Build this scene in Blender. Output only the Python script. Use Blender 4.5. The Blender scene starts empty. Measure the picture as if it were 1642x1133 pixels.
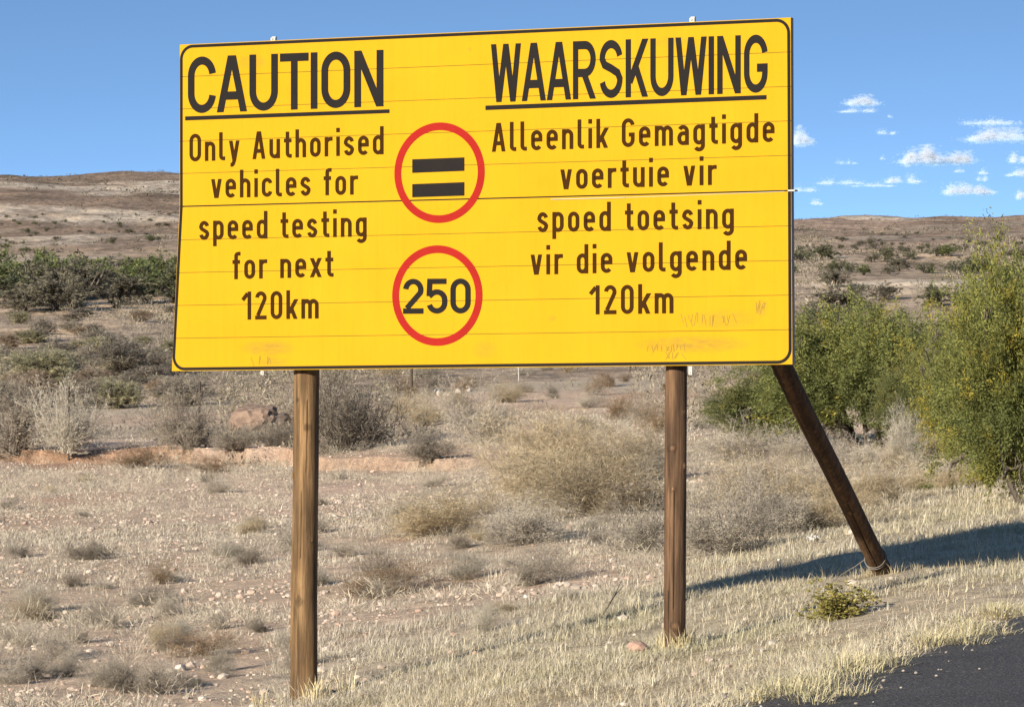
import bpy, math, random
import numpy as np
from mathutils import Matrix, Vector

random.seed(7)
rng = np.random.default_rng(7)
scn = bpy.context.scene
COL = scn.collection
R = math.radians

# ------------------------------------------------------------------ camera
CAMZ = 1.9
IMW, IMH, FPX = 1642.0, 1133.0, 6423.3
CX, CY = 821.0, 566.5
PITCH, ROLL = 0.005, -0.0044
cp, sp_ = math.cos(PITCH), math.sin(PITCH)
FWD = np.array([0, cp, sp_]); UP0 = np.array([0, -sp_, cp]); RT0 = np.array([1.0, 0, 0])
RT = RT0 * math.cos(ROLL) + UP0 * math.sin(ROLL)
UP = -RT0 * math.sin(ROLL) + UP0 * math.cos(ROLL)
EYE = np.array([0, 0, CAMZ])
cam_d = bpy.data.cameras.new('camera')
cam = bpy.data.objects.new('camera', cam_d); COL.objects.link(cam)
cam_d.sensor_fit = 'HORIZONTAL'; cam_d.sensor_width = 36
cam_d.lens = FPX / IMW * 36
cam_d.clip_start = 0.5; cam_d.clip_end = 60000
cam.matrix_world = Matrix((
    (RT[0], UP[0], -FWD[0], EYE[0]), (RT[1], UP[1], -FWD[1], EYE[1]),
    (RT[2], UP[2], -FWD[2], EYE[2]), (0, 0, 0, 1)))
scn.camera = cam
scn.render.resolution_x, scn.render.resolution_y = 1024, 706

# ------------------------------------------------------------------ light
SUN_EL = R(18.6)
sh = np.array([2.56, 3.22]); sh = sh / np.linalg.norm(sh)      # the way shadows fall on the ground
SUN_DIR = np.array([-sh[0] * math.cos(SUN_EL), -sh[1] * math.cos(SUN_EL), math.sin(SUN_EL)])
sl = bpy.data.lights.new('sun', 'SUN'); so = bpy.data.objects.new('sun', sl); COL.objects.link(so)
sl.energy = 5.0; sl.angle = R(0.5); sl.color = (1.0, 0.91, 0.76)
so.location = (-20, -20, 30)
so.rotation_euler = Vector(SUN_DIR).to_track_quat('Z', 'Y').to_euler()
world = bpy.data.worlds.new('World'); scn.world = world; world.use_nodes = True
wn, wl = world.node_tree.nodes, world.node_tree.links
bg = wn['Background']
sky = wn.new('ShaderNodeTexSky'); sky.sky_type = 'NISHITA'; sky.sun_disc = False
sky.sun_elevation = SUN_EL
sky.sun_rotation = math.atan2(SUN_DIR[0], SUN_DIR[1])
sky.altitude = 1200; sky.air_density = 1.0; sky.dust_density = 0.25; sky.ozone_density = 1.3
# clear dry air: the deep blue reaches down close to the horizon
tc = wn.new('ShaderNodeTexCoord'); sx_ = wn.new('ShaderNodeSeparateXYZ'); cx_ = wn.new('ShaderNodeCombineXYZ')
ma = wn.new('ShaderNodeMath'); ma.operation = 'MAXIMUM'; ma.inputs[1].default_value = 0
mb_ = wn.new('ShaderNodeMath'); mb_.operation = 'MULTIPLY_ADD'; mb_.inputs[1].default_value = 5.6; mb_.inputs[2].default_value = .13
nv = wn.new('ShaderNodeVectorMath'); nv.operation = 'NORMALIZE'
wl.new(tc.outputs['Generated'], sx_.inputs[0]); wl.new(sx_.outputs[0], cx_.inputs[0]); wl.new(sx_.outputs[1], cx_.inputs[1])
wl.new(sx_.outputs[2], ma.inputs[0]); wl.new(ma.outputs[0], mb_.inputs[0]); wl.new(mb_.outputs[0], cx_.inputs[2])
wl.new(cx_.outputs[0], nv.inputs[0]); wl.new(nv.outputs[0], sky.inputs['Vector'])
tint = wn.new('ShaderNodeMix'); tint.data_type = 'RGBA'; tint.blend_type = 'MULTIPLY'; tint.inputs[0].default_value = 1
tint.inputs[7].default_value = (.86, 1.02, 1.11, 1)
wl.new(sky.outputs[0], tint.inputs[6]); wl.new(tint.outputs[2], bg.inputs[0]); bg.inputs[1].default_value = 0.122
scn.view_settings.view_transform = 'Standard'; scn.view_settings.look = 'None'
scn.view_settings.exposure = 0.98; scn.view_settings.gamma = 1.0
scn.cycles.max_bounces = 6; scn.cycles.transparent_max_bounces = 80
scn.cycles.diffuse_bounces = 3; scn.cycles.glossy_bounces = 2

# ------------------------------------------------------------------ projection helpers
def ray(px, py):
    return FWD + (px - CX) / FPX * RT - (py - CY) / FPX * UP
def at(px, py, d):
    return EYE + d * ray(px, py)
def project(p):
    q = np.asarray(p, float) - EYE
    d = q @ FWD
    return CX + FPX * (q @ RT) / d, CY - FPX * (q @ UP) / d, d

# ------------------------------------------------------------------ noise
_perm = np.random.default_rng(3).random((256, 256))
def vnoise(x, y):
    xi = np.floor(x).astype(int); yi = np.floor(y).astype(int)
    fx = x - xi; fy = y - yi
    fx = fx * fx * (3 - 2 * fx); fy = fy * fy * (3 - 2 * fy)
    a = _perm[xi & 255, yi & 255]; b = _perm[(xi + 1) & 255, yi & 255]
    c = _perm[xi & 255, (yi + 1) & 255]; d = _perm[(xi + 1) & 255, (yi + 1) & 255]
    return (a * (1 - fx) + b * fx) * (1 - fy) + (c * (1 - fx) + d * fx) * fy - 0.5
def fbm(x, y, o=4):
    s = 0; a = 1.0
    for k in range(o):
        s = s + a * vnoise(x * 2 ** k + 17.3 * k, y * 2 ** k - 9.1 * k); a *= 0.5
    return s

# ------------------------------------------------------------------ terrain height
KD = [4, 14, 19, 24, 28, 34, 42, 55, 65, 72, 79, 84, 95, 120, 160, 220, 300, 420, 700, 1100, 1600, 2200, 2800, 3600]
KZ = {
 -500: [-1.9, -1.9, -1.92, -1.93, -1.94, -1.95, -1.96, -1.96, -1.92, -1.86, -1.72, -1.6, -1.35, -.8, .3, 2.2, 5, 10, 22, 38, 84, 86, 80, 60],
 0:    [-1.9, -1.9, -1.92, -1.93, -1.94, -1.95, -1.96, -1.96, -1.92, -1.85, -1.70, -1.58, -1.35, -.8, .3, 2.2, 5, 10, 22, 38, 83, 86, 80, 60],
 400:  [-1.86, -1.9, -1.92, -1.93, -1.88, -1.85, -1.85, -1.85, -1.80, -1.72, -1.6, -1.45, -1.2, -.5, .6, 2.6, 5.5, 10.5, 23, 39, 79.5, 85, 80, 64],
 821:  [-1.6, -1.62, -1.64, -1.66, -1.66, -1.66, -1.66, -1.58, -1.45, -1.25, -1.08, -.95, -.72, -.1, .9, 2.8, 6, 11, 24, 41, 62, 78, 90, 80],
 1083: [-1.4, -1.5, -1.54, -1.57, -1.5, -1.5, -1.5, -1.4, -1.28, -1.15, -1.0, -.88, -.68, -.05, 1.0, 3.1, 6.2, 11.3, 23, 38, 57, 78, 94, 92],
 1400: [-1.3, -1.36, -1.40, -1.33, -1.26, -1.28, -1.30, -1.24, -1.13, -1.03, -.9, -.8, -.6, 0, 1.2, 3.6, 6.6, 11.5, 21.5, 36, 55, 79, 105, 100],
 1642: [-1.25, -1.27, -1.25, -1.18, -1.13, -1.13, -1.15, -1.08, -1.0, -.9, -.78, -.68, -.48, .1, 1.3, 3.7, 6.7, 11.5, 21.5, 36, 55, 81, 108, 104],
 2200: [-1.25, -1.27, -1.25, -1.16, -1.08, -1.08, -1.10, -1.03, -.95, -.85, -.73, -.63, -.43, .2, 1.4, 3.8, 6.8, 11.5, 21.5, 36, 55, 81, 110, 106]}
TP = np.linspace(-500, 2200, 109); TL = np.linspace(math.log(4), math.log(3600), 500)
_rows = np.array([np.interp(TL, np.log(KD), KZ[k]) for k in KZ])
_kx = np.array(list(KZ))
TAB = np.array([np.interp(TP, _kx, _rows[:, j]) for j in range(len(TL))]).T
def _smooth(a, n, axis):
    k = np.hanning(n + 2)[1:-1]; k /= k.sum()
    pad = [(0, 0), (0, 0)]; pad[axis] = (n // 2, n // 2)
    return np.apply_along_axis(lambda v: np.convolve(v, k, 'valid'), axis, np.pad(a, pad, mode='edge'))
TAB = _smooth(_smooth(TAB, 9, 0), 11, 1)
RD = np.array([math.sin(R(17.2)), math.cos(R(17.2))])          # road direction
RN = np.array([RD[1], -RD[0]])                                  # to the road's right
RZ = -1.25
_e = np.array([1.17, 16.0]); RS = float(_e @ RN) - .09
def road_s(x, y): return x * RN[0] + y * RN[1] - RS            # > 0 on the asphalt
def sstep(a, b, v):
    t = np.clip((v - a) / (b - a), 0, 1); return t * t * (3 - 2 * t)
def bank_d(px): return np.interp(px, [-500, 0, 120, 300, 450, 520, 640, 800, 2000], [84, 83, 80.5, 81, 79, 73, 71, 68, 60])
def bank_a(px): return np.interp(px, [-500, 0, 40, 480, 540, 760, 850, 2200], [.25, .28, .40, .34, .16, .12, 0, 0])
def height(x, y, detail=True):
    x = np.asarray(x, float); y = np.asarray(y, float)
    d = np.hypot(x, y) + 1e-6
    ang = np.arctan2(x, y)
    px = CX + FPX * np.tan(np.clip(ang, -1.2, 1.2))
    pxc = np.clip(px, -500, 2200)
    ti = np.clip((pxc - TP[0]) / (TP[1] - TP[0]), 0, len(TP) - 1.001)
    lj = np.clip((np.log(d) - TL[0]) / (TL[1] - TL[0]), 0, len(TL) - 1.001)
    i = ti.astype(int); j = lj.astype(int); fi = ti - i; fj = lj - j
    z = (TAB[i, j] * (1 - fj) + TAB[i, j + 1] * fj) * (1 - fi) + (TAB[i + 1, j] * (1 - fj) + TAB[i + 1, j + 1] * fj) * fi
    # small cut bank of red soil
    bd = bank_d(pxc) + 4.5 * fbm(x * 0.22, y * 0.02 + 3, 3); A = bank_a(pxc)
    A = A * np.clip(0.55 + 2.0 * fbm(x * .42 + 3, y * .1, 2), 0.0, 1.15)
    z = z - A * np.where(d < bd, np.exp(-np.clip(bd - d, 0, 60) / 5.0), 0) + A * .35 * np.where(d >= bd, np.exp(-np.clip(d - bd, 0, 60) / 6.0), 0)
    z = z - (.075 + .045 * (1 - sstep(450, 1000, px))) * (1 - sstep(34, 46, d))
    if detail:
        z = z + .05 * fbm(x * .6, y * .6, 3) * np.clip(d / 20, .3, 1) + .03 * vnoise(x * 2.5, y * 2.5)
        m = sstep(80, 200, d)
        z = z + m * (.9 * fbm(x * .05, y * .05, 4) + .5 * np.clip(d / 300, 0, 3) * fbm(x * .02 + 5, y * .02, 4))
        m = sstep(600, 1300, d)
        z = z + m * (9 * fbm(x * .006, y * .004, 5) + 4 * (0.5 - np.abs(fbm(x * .012, y * .008 + 4, 4))))
    s = road_s(x, y)
    k = sstep(-.9, -.05, s) * (d < 3000)
    far = sstep(60, 200, d)
    z = z * (1 - k * (1 - far)) + (RZ - .03) * k * (1 - far)
    return z + CAMZ
_DS = np.exp(np.linspace(math.log(14.5), math.log(3400), 2600))
def ground_hit(px, py):
    r = ray(px, py)
    P = EYE[None, :] + _DS[:, None] * r[None, :]
    hz = height(P[:, 0], P[:, 1])
    below = np.nonzero(P[:, 2] <= hz)[0]
    k = below[0] if len(below) else len(_DS) - 1
    return np.array([P[k, 0], P[k, 1], float(hz[k])]), float(_DS[k])
def hz1(x, y): return float(height(np.array([x]), np.array([y]))[0])

# ------------------------------------------------------------------ object helpers
def mesh_np(name, V, faces, mat=None, col=None, smooth=False):
    me = bpy.data.meshes.new(name)
    V = np.asarray(V, np.float32)
    loops = np.concatenate([np.asarray(f, np.int32).ravel() for f in faces])
    sizes = np.concatenate([np.full(len(f), np.asarray(f).shape[1], np.int32) for f in faces])
    starts = np.concatenate([[0], np.cumsum(sizes)[:-1]]).astype(np.int32)
    me.vertices.add(len(V)); me.vertices.foreach_set('co', V.ravel())
    me.loops.add(len(loops)); me.loops.foreach_set('vertex_index', loops)
    me.polygons.add(len(sizes)); me.polygons.foreach_set('loop_start', starts)
    me.update(calc_edges=True)
    me.polygons.foreach_set('use_smooth', np.full(len(sizes), bool(smooth)))
    if col is not None:
        c = np.ones((len(V), 4), np.float32); c[:, :3] = col
        a = me.color_attributes.new('Col', 'FLOAT_COLOR', 'POINT'); a.data.foreach_set('color', c.ravel())
    if mat: me.materials.append(mat)
    return me
def link(name, data, parent=None, loc=None):
    o = bpy.data.objects.new(name, data); COL.objects.link(o)
    if parent: o.parent = parent
    if loc is not None: o.location = [float(v) for v in loc]
    return o
def tag(o, label, cat, group=None, kind=None):
    if label: o['label'] = label
    if cat: o['category'] = cat
    if group: o['group'] = group
    if kind: o['kind'] = kind
    return o
class MB:
    def __init__(s): s.v = []; s.f = {3: [], 4: []}; s.n = 0; s.c = []
    def add(s, V, F, col=None):
        V = np.asarray(V, float)
        for f in F:
            f = np.asarray(f); s.f[f.shape[1]].append(f + s.n)
        s.v.append(V); s.n += len(V)
        if col is not None:
            c = np.empty((len(V), 3)); c[:] = col; s.c.append(c)
    def mesh(s, name, mat, smooth=False):
        fs = [np.concatenate(s.f[k]) for k in (3, 4) if s.f[k]]
        return mesh_np(name, np.concatenate(s.v), fs, mat, np.concatenate(s.c) if s.c else None, smooth)
    def box(s, a, b, col=None):
        x0, y0, z0 = a; x1, y1, z1 = b
        V = [(x0, y0, z0), (x1, y0, z0), (x1, y1, z0), (x0, y1, z0), (x0, y0, z1), (x1, y0, z1), (x1, y1, z1), (x0, y1, z1)]
        s.add(V, [np.array([(0, 3, 2, 1), (4, 5, 6, 7), (0, 1, 5, 4), (1, 2, 6, 5), (2, 3, 7, 6), (3, 0, 4, 7)])], col)
    def tube(s, pts, rad, n=6, col=None):
        pts = np.asarray(pts, float); m = len(pts)
        rad = np.broadcast_to(rad, (m,))
        T = np.gradient(pts, axis=0); T /= np.linalg.norm(T, axis=1)[:, None]
        ref = np.array([0, 0, 1.0]) if abs(T[0, 2]) < .9 else np.array([1.0, 0, 0])
        V = []
        for i in range(m):
            a = np.cross(T[i], ref); a /= np.linalg.norm(a); b = np.cross(T[i], a)
            for k in range(n):
                t = 2 * math.pi * k / n
                V.append(pts[i] + rad[i] * (math.cos(t) * a + math.sin(t) * b))
        F = [(i * n + k, i * n + (k + 1) % n, (i + 1) * n + (k + 1) % n, (i + 1) * n + k) for i in range(m - 1) for k in range(n)]
        c0 = len(V); V.append(pts[0]); V.append(pts[-1])
        F3 = [(c0, (k + 1) % n, k) for k in range(n)] + [(c0 + 1, (m - 1) * n + k, (m - 1) * n + (k + 1) % n) for k in range(n)]
        s.add(V, [np.array(F), np.array(F3)], col)

# ------------------------------------------------------------------ materials
def new_mat(name):
    m = bpy.data.materials.new(name); m.use_nodes = True
    nt = m.node_tree; b = nt.nodes['Principled BSDF']
    return m, nt.nodes, nt.links, b
def mix_rgb(N, L, mode, fac, a, b):
    n = N.new('ShaderNodeMix'); n.data_type = 'RGBA'; n.blend_type = mode
    for s, v in ((n.inputs[0], fac), (n.inputs[6], a), (n.inputs[7], b)):
        if hasattr(v, 'links'): L.new(v, s)
        elif isinstance(v, (int, float)): s.default_value = v
        else: s.default_value = (*v, 1)
    return n.outputs[2]
def noise(N, L, vec, scale, detail=4, rough=.55, out=0):
    n = N.new('ShaderNodeTexNoise'); n.inputs['Scale'].default_value = scale
    n.inputs['Detail'].default_value = detail; n.inputs['Roughness'].default_value = rough
    if vec is not None: L.new(vec, n.inputs['Vector'])
    return n.outputs[out]
def ramp(N, L, fac, stops):
    r = N.new('ShaderNodeValToRGB'); e = r.color_ramp.elements
    while len(e) < len(stops): e.new(.5)
    for k, (p, c) in enumerate(stops):
        e[k].position = p; e[k].color = (*c, 1) if not isinstance(c, float) else (c, c, c, 1)
    L.new(fac, r.inputs[0]); return r.outputs[0]
def math_n(N, L, op, a, b=None):
    n = N.new('ShaderNodeMath'); n.operation = op
    for s, v in zip(n.inputs, (a, b)):
        if v is None: continue
        if hasattr(v, 'links'): L.new(v, s)
        else: s.default_value = v
    return n.outputs[0]
def coords(N, kind='Object'): return N.new('ShaderNodeTexCoord').outputs[kind]
def scaled(N, L, vec, sc):
    m = N.new('ShaderNodeMapping'); m.inputs['Scale'].default_value = sc; L.new(vec, m.inputs['Vector']); return m.outputs[0]
def bump(N, L, bsdf, h, strength, dist):
    b = N.new('ShaderNodeBump'); b.inputs['Strength'].default_value = strength; b.inputs['Distance'].default_value = dist
    L.new(h, b.inputs['Height']); L.new(b.outputs[0], bsdf.inputs['Normal'])

def plant_mat(name, transl=.25, vary=.35):
    """colour from the mesh, a little different from plant to plant; part of the light passes through"""
    m, N, L, b = new_mat(name)
    at_ = N.new('ShaderNodeAttribute'); at_.attribute_name = 'Col'
    oi = N.new('ShaderNodeObjectInfo')
    g = math_n(N, L, 'ADD', math_n(N, L, 'MULTIPLY', oi.outputs['Random'], vary), 1 - vary / 2)
    vm = N.new('ShaderNodeVectorMath'); vm.operation = 'SCALE'; L.new(at_.outputs['Color'], vm.inputs[0]); L.new(g, vm.inputs['Scale'])
    c = vm.outputs[0]
    L.new(c, b.inputs['Base Color']); b.inputs['Roughness'].default_value = .75
    b.inputs['Specular IOR Level'].default_value = .2
    if transl > 0:
        t = N.new('ShaderNodeBsdfTranslucent'); L.new(c, t.inputs['Color'])
        mx = N.new('ShaderNodeMixShader'); mx.inputs[0].default_value = transl
        L.new(b.outputs[0], mx.inputs[1]); L.new(t.outputs[0], mx.inputs[2])
        L.new(mx.outputs[0], N['Material Output'].inputs['Surface'])
    return m
M_GRASS = plant_mat('dry_grass', .16, 0)
M_TWIG = plant_mat('dry_twigs', .05, .5)
M_LEAF = plant_mat('leaves', .42, .25)
M_STONE = plant_mat('stone', 0, .3)

def ground_mat():
    m, N, L, b = new_mat('soil')
    co = coords(N)
    at_ = N.new('ShaderNodeAttribute'); at_.attribute_name = 'Col'
    n1 = noise(N, L, co, 3.0, 8, .7); n2 = noise(N, L, co, 22, 6, .7)
    c = mix_rgb(N, L, 'MULTIPLY', 1.0, at_.outputs['Color'], ramp(N, L, n1, [(.3, .62), (.7, 1.3)]))
    c = mix_rgb(N, L, 'MULTIPLY', .8, c, ramp(N, L, n2, [(.3, .55), (.68, 1.35)]))
    v = N.new('ShaderNodeTexVoronoi'); v.inputs['Scale'].default_value = 14; L.new(co, v.inputs['Vector'])
    c = mix_rgb(N, L, 'MIX', ramp(N, L, v.outputs['Distance'], [(.12, .5), (.24, 0.0)]), c, (.55, .46, .39))
    L.new(c, b.inputs['Base Color']); b.inputs['Roughness'].default_value = .95; b.inputs['Specular IOR Level'].default_value = .1
    bump(N, L, b, math_n(N, L, 'ADD', n1, math_n(N, L, 'MULTIPLY', n2, .4)), .9, .12)
    return m
M_SOIL = ground_mat()
def hill_mat():
    m, N, L, b = new_mat('hill_soil')
    co = coords(N)
    at_ = N.new('ShaderNodeAttribute'); at_.attribute_name = 'Col'
    n1 = noise(N, L, scaled(N, L, co, (1, .5, 2.5)), .06, 10, .72); n2 = noise(N, L, scaled(N, L, co, (1, .35, 3)), .5, 8, .7)
    c = mix_rgb(N, L, 'MULTIPLY', 1.0, at_.outputs['Color'], ramp(N, L, n1, [(.34, (.50, .46, .43)), (.5, (1., 1., 1.)), (.66, (1.5, 1.42, 1.3))]))
    c = mix_rgb(N, L, 'MULTIPLY', .9, c, ramp(N, L, n2, [(.36, .5), (.62, 1.3)]))
    L.new(c, b.inputs['Base Color']); b.inputs['Roughness'].default_value = .95; b.inputs['Specular IOR Level'].default_value = .1
    bump(N, L, b, n2, .8, 1.0)
    return m
M_HILL = hill_mat()

# ------------------------------------------------------------------ ground and hills
def terrain():
    pf = np.linspace(-330, 1990, 330)
    a_in = np.arctan((pf - CX) / FPX)
    a_out = np.concatenate([np.linspace(a_in[-1], math.pi / 2, 40)[1:], np.linspace(math.pi / 2, math.pi * 1.5, 30)[1:], np.linspace(math.pi * 1.5, 2 * math.pi + a_in[0], 40)[1:-1]])
    ang = np.concatenate([a_in, a_out]); na = len(ang)
    d1 = np.concatenate([np.linspace(1, 14, 14)[:-1], np.exp(np.arange(math.log(14), math.log(115), .0065))])
    d2 = np.exp(np.arange(math.log(d1[-1]), math.log(3600), .014))
    def sheet(ds, centre):
        A, D = np.meshgrid(ang, ds)
        x = D * np.sin(A); y = D * np.cos(A)
        z = height(x, y)
        V = np.c_[x.ravel(), y.ravel(), z.ravel()]
        i = np.arange(len(ds) - 1)[:, None] * na; j = np.arange(na)[None, :]; j2 = (j + 1) % na
        F = np.stack([i + j, i + j2, i + na + j2, i + na + j], -1).reshape(-1, 4)[:, ::-1]
        return V, F
    V, F = sheet(d1, True)
    c = len(V); V = np.vstack([V, [[0, 0, float(V[:na, 2].mean())]]])
    F3 = np.array([(c, (k + 1) % na, k) for k in range(na)])[:, ::-1]
    x, y = V[:, 0], V[:, 1]; d = np.hypot(x, y)
    px = CX + FPX * np.where(y > 1, x / np.maximum(y, 1), 9)
    col = np.empty((len(V), 3)); col[:] = (.50, .375, .265)
    t = np.clip(.5 + 1.1 * fbm(x * .35, y * .18, 4), 0, 1)[:, None]
    col = col * (1 - t) + np.array([.57, .41, .305]) * t                      # pinker gravel
    t = (sstep(.02, .3, fbm(x * .22 + 9, y * .12, 3)))[:, None] * .7
    col = col * (1 - t) + np.array([.43, .36, .265]) * t
    # bare red soil below the cut bank and in some open patches
    bd = bank_d(np.clip(px, -500, 2200)); am = np.clip(bank_a(np.clip(px, -500, 2200)) * 3, 0, 1)
    red = am * sstep(-6.5, -2.0, d - bd) * (1 - sstep(.8, 3.5, d - bd)) * np.clip(.62 + 2.2 * fbm(x * .35, y * .12, 3), 0, 1)
    red = np.maximum(red, .5 * sstep(.12, .45, fbm(x * .3 - 4, y * .1 + 8, 3)) * sstep(45, 60, d))
    red = red[:, None]
    col = col * (1 - red) + np.array([.45, .275, .175]) * red
    s = road_s(x, y)
    g = (sstep(-5.5, -2.5, s) * .7)[:, None]
    col = col * (1 - g) + np.array([.46, .385, .26]) * g
    o = link('ground', mesh_np('ground', V, [F, F3], M_SOIL, col, True)); tag(o, 'stony beige karoo ground with dry red soil patches', 'ground', kind='structure')
    V, F = sheet(d2, False)
    x, y = V[:, 0], V[:, 1]; d = np.hypot(x, y)
    px = np.clip(CX + FPX * np.where(y > 1, x / np.maximum(y, 1), 9), -500, 2200)
    col = np.empty((len(V), 3)); col[:] = (.38, .29, .21)
    k = sstep(300, 900, d)[:, None]; left = (1 - sstep(500, 1000, px))[:, None]
    hillc = np.array([.235, .170, .122]) * left + np.array([.34, .245, .18]) * (1 - left)
    col = col * (1 - k) + hillc * k
    st = sstep(.14, .34, fbm(x * .010, y * .011 + 3, 5) + .35 * fbm(x * .03, y * .05, 3))[:, None] * .8
    col = col * (1 - st) + np.array([.50, .42, .33]) * st
    dk = sstep(.05, .35, fbm(x * .010 + 40, y * .007, 5))[:, None] * k * .6
    col = col * (1 - dk) + np.array([.17, .12, .085]) * dk
    o = link('hills', mesh_np('hills', V, [F], M_HILL, col, True)); tag(o, 'low brown hills and plain behind the sign', 'hills', kind='structure')
terrain()

# ------------------------------------------------------------------ road
def road():
    m, N, L, b = new_mat('asphalt')
    co = coords(N)
    n1 = noise(N, L, co, 60, 4, .8); n2 = noise(N, L, co, 1.3, 5, .6)
    v = N.new('ShaderNodeTexVoronoi'); v.inputs['Scale'].default_value = 75; L.new(co, v.inputs['Vector'])
    c = ramp(N, L, n1, [(.35, (.030, .028, .028)), (.55, (.066, .061, .058)), (.78, (.13, .122, .115))])
    c = mix_rgb(N, L, 'MULTIPLY', .7, c, ramp(N, L, n2, [(.3, .7), (.7, 1.25)]))
    sx = N.new('ShaderNodeSeparateColor'); L.new(v.outputs['Color'], sx.inputs[0])
    c = mix_rgb(N, L, 'MIX', ramp(N, L, sx.outputs[0], [(.955, 0.0), (.97, .55)]), c, (.22, .2, .18))
    L.new(c, b.inputs['Base Color']); b.inputs['Roughness'].default_value = .8; b.inputs['Specular IOR Level'].default_value = .3
    bump(N, L, b, math_n(N, L, 'ADD', n1, v.outputs['Distance']), .8, .012)
    ts = np.concatenate([np.arange(-40, 2, 2.0), np.arange(2, 30, .05), np.arange(30, 75, 1.5)])
    ss = [0, .12, .3, .6, 1.2, 2.5, 5, 8.5]
    org = RN * RS
    V = []
    for t in ts:
        e = .30 * float(fbm(np.array([t * .55]), np.array([2.0]), 3)[0]) + .16 * float(fbm(np.array([t * 2.6]), np.array([7.0]), 3)[0])
        for k, s in enumerate(ss):
            q = org + RD * t + RN * (s + e * max(0, 1 - s / 1.0))
            zz = RZ + CAMZ + .006 * vnoise(np.array([q[0] * .9]), np.array([q[1] * .9]))[0] + .02 * min(s, 4) * .3
            V.append((q[0], q[1], zz if k else zz - .035))
    n = len(ss)
    F = [(i * n + k, i * n + k + 1, (i + 1) * n + k + 1, (i + 1) * n + k) for i in range(len(ts) - 1) for k in range(n - 1)]
    o = link('road', mesh_np('road', V, [np.array(F)], m, None, True)); tag(o, 'dark asphalt road with a ragged grassy edge', 'road', kind='structure')
    me = o.data; me.flip_normals() if me.polygons[500].normal.z < 0 else None
road()
# ------------------------------------------------------------------ the sign
SA = 0.4335
SC = np.array([-.2264, 23.8444, 1.0359 + CAMZ])               # centre of the board's face
SU = np.array([math.cos(SA), -math.sin(SA), 0]); SB = np.array([math.sin(SA), math.cos(SA), 0])
def uv(px, py, b=0.0):
    r = ray(px, py); o = SC + SB * b
    t = ((o - EYE) @ SB) / (r @ SB)
    q = EYE + r * t - SC
    return np.array([q @ SU, q[2]])
root = bpy.data.objects.new('warning_sign', None); COL.objects.link(root)
ROOTZ = hz1(SC[0], SC[1])
root.location = (SC[0], SC[1], ROOTZ); root.rotation_euler = (0, 0, -SA)
tag(root, 'big yellow bilingual road warning sign on wooden posts', 'road sign')
ZO = SC[2] - ROOTZ                                             # board centre above the root
def L3(u, v, b=0.0): return (u, b, v + ZO)
def flat_mat(name, col, rough=.5, dirt=True):
    m, N, L, b = new_mat(name)
    co = coords(N); n = noise(N, L, co, 6, 6, .65)
    c = mix_rgb(N, L, 'MULTIPLY', .6, col, ramp(N, L, n, [(.3, .82), (.7, 1.12)]))
    L.new(c, b.inputs['Base Color']); b.inputs['Roughness'].default_value = max(rough, .85); b.inputs['Specular IOR Level'].default_value = .05
    return m
def yellow_mat():
    m, N, L, b = new_mat('yellow_sheeting')
    co = coords(N)
    c = ramp(N, L, noise(N, L, co, 1.6, 6, .6), [(.3, (.385, .218, .005)), (.7, (.425, .247, .008))])
    # vertical run-off streaks
    st = noise(N, L, scaled(N, L, co, (9, 1, .5)), 3, 4, .6)
    c = mix_rgb(N, L, 'MULTIPLY', .13, c, ramp(N, L, st, [(.42, (1., 1., 1.)), (.7, (.72, .66, .5))]))
    # soft smudges where people have rubbed dirt
    sep = N.new('ShaderNodeSeparateXYZ'); L.new(co, sep.inputs[0])
    fine = noise(N, L, scaled(N, L, co, (3, 1, 9)), 5, 6, .7)
    tot = None
    for (px, py, rw, rh, k) in ((1110, 552, 95, 15, .75), (430, 558, 50, 14, .75), (1160, 512, 60, 18, .4), (1221, 494, 12, 16, .5),
                                (777, 560, 22, 16, .4), (438, 580, 30, 10, .5), (405, 100, 26, 14, .45), (1078, 68, 40, 9, .4), (753, 80, 4, 4, .9), (885, 510, 8, 5, .5)):
        q = uv(px, py); rx = rw / 245; rz = rh / 270
        dx = math_n(N, L, 'MULTIPLY', math_n(N, L, 'SUBTRACT', sep.outputs[0], float(q[0])), 1 / rx)
        dz = math_n(N, L, 'MULTIPLY', math_n(N, L, 'SUBTRACT', sep.outputs[2], float(q[1] + ZO)), 1 / rz)
        r2 = math_n(N, L, 'ADD', math_n(N, L, 'MULTIPLY', dx, dx), math_n(N, L, 'MULTIPLY', dz, dz))
        g = math_n(N, L, 'MULTIPLY', math_n(N, L, 'MAXIMUM', math_n(N, L, 'SUBTRACT', 1.0, r2), 0.0), k)
        tot = g if tot is None else math_n(N, L, 'MAXIMUM', tot, g)
    f = math_n(N, L, 'MULTIPLY', tot, ramp(N, L, fine, [(.32, 0.0), (.60, .85)]))
    c = mix_rgb(N, L, 'MIX', f, c, (.19, .13, .03))
    L.new(c, b.inputs['Base Color']); b.inputs['Roughness'].default_value = .85; b.inputs['Specular IOR Level'].default_value = .12
    bump(N, L, b, noise(N, L, scaled(N, L, co, (.6, 1, 2)), 1.5, 2), .05, .02)
    return m
M_YEL = yellow_mat()
M_GRV = flat_mat('dirty_groove', (.24, .155, .022), .9)
M_BLK = flat_mat('black_vinyl', (.015, .013, .0125), .5)
M_BRN = flat_mat('brown_black_vinyl', (.034, .014, .003), .55)
M_RED = flat_mat('red_vinyl', (.25, .015, .011), .5)
M_ALU = flat_mat('aluminium', (.32, .31, .30), .45); M_DRK = flat_mat('dark_steel', (.03, .028, .027), .5)
M_WHT = flat_mat('pale_metal', (.42, .40, .36), .5)

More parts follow.
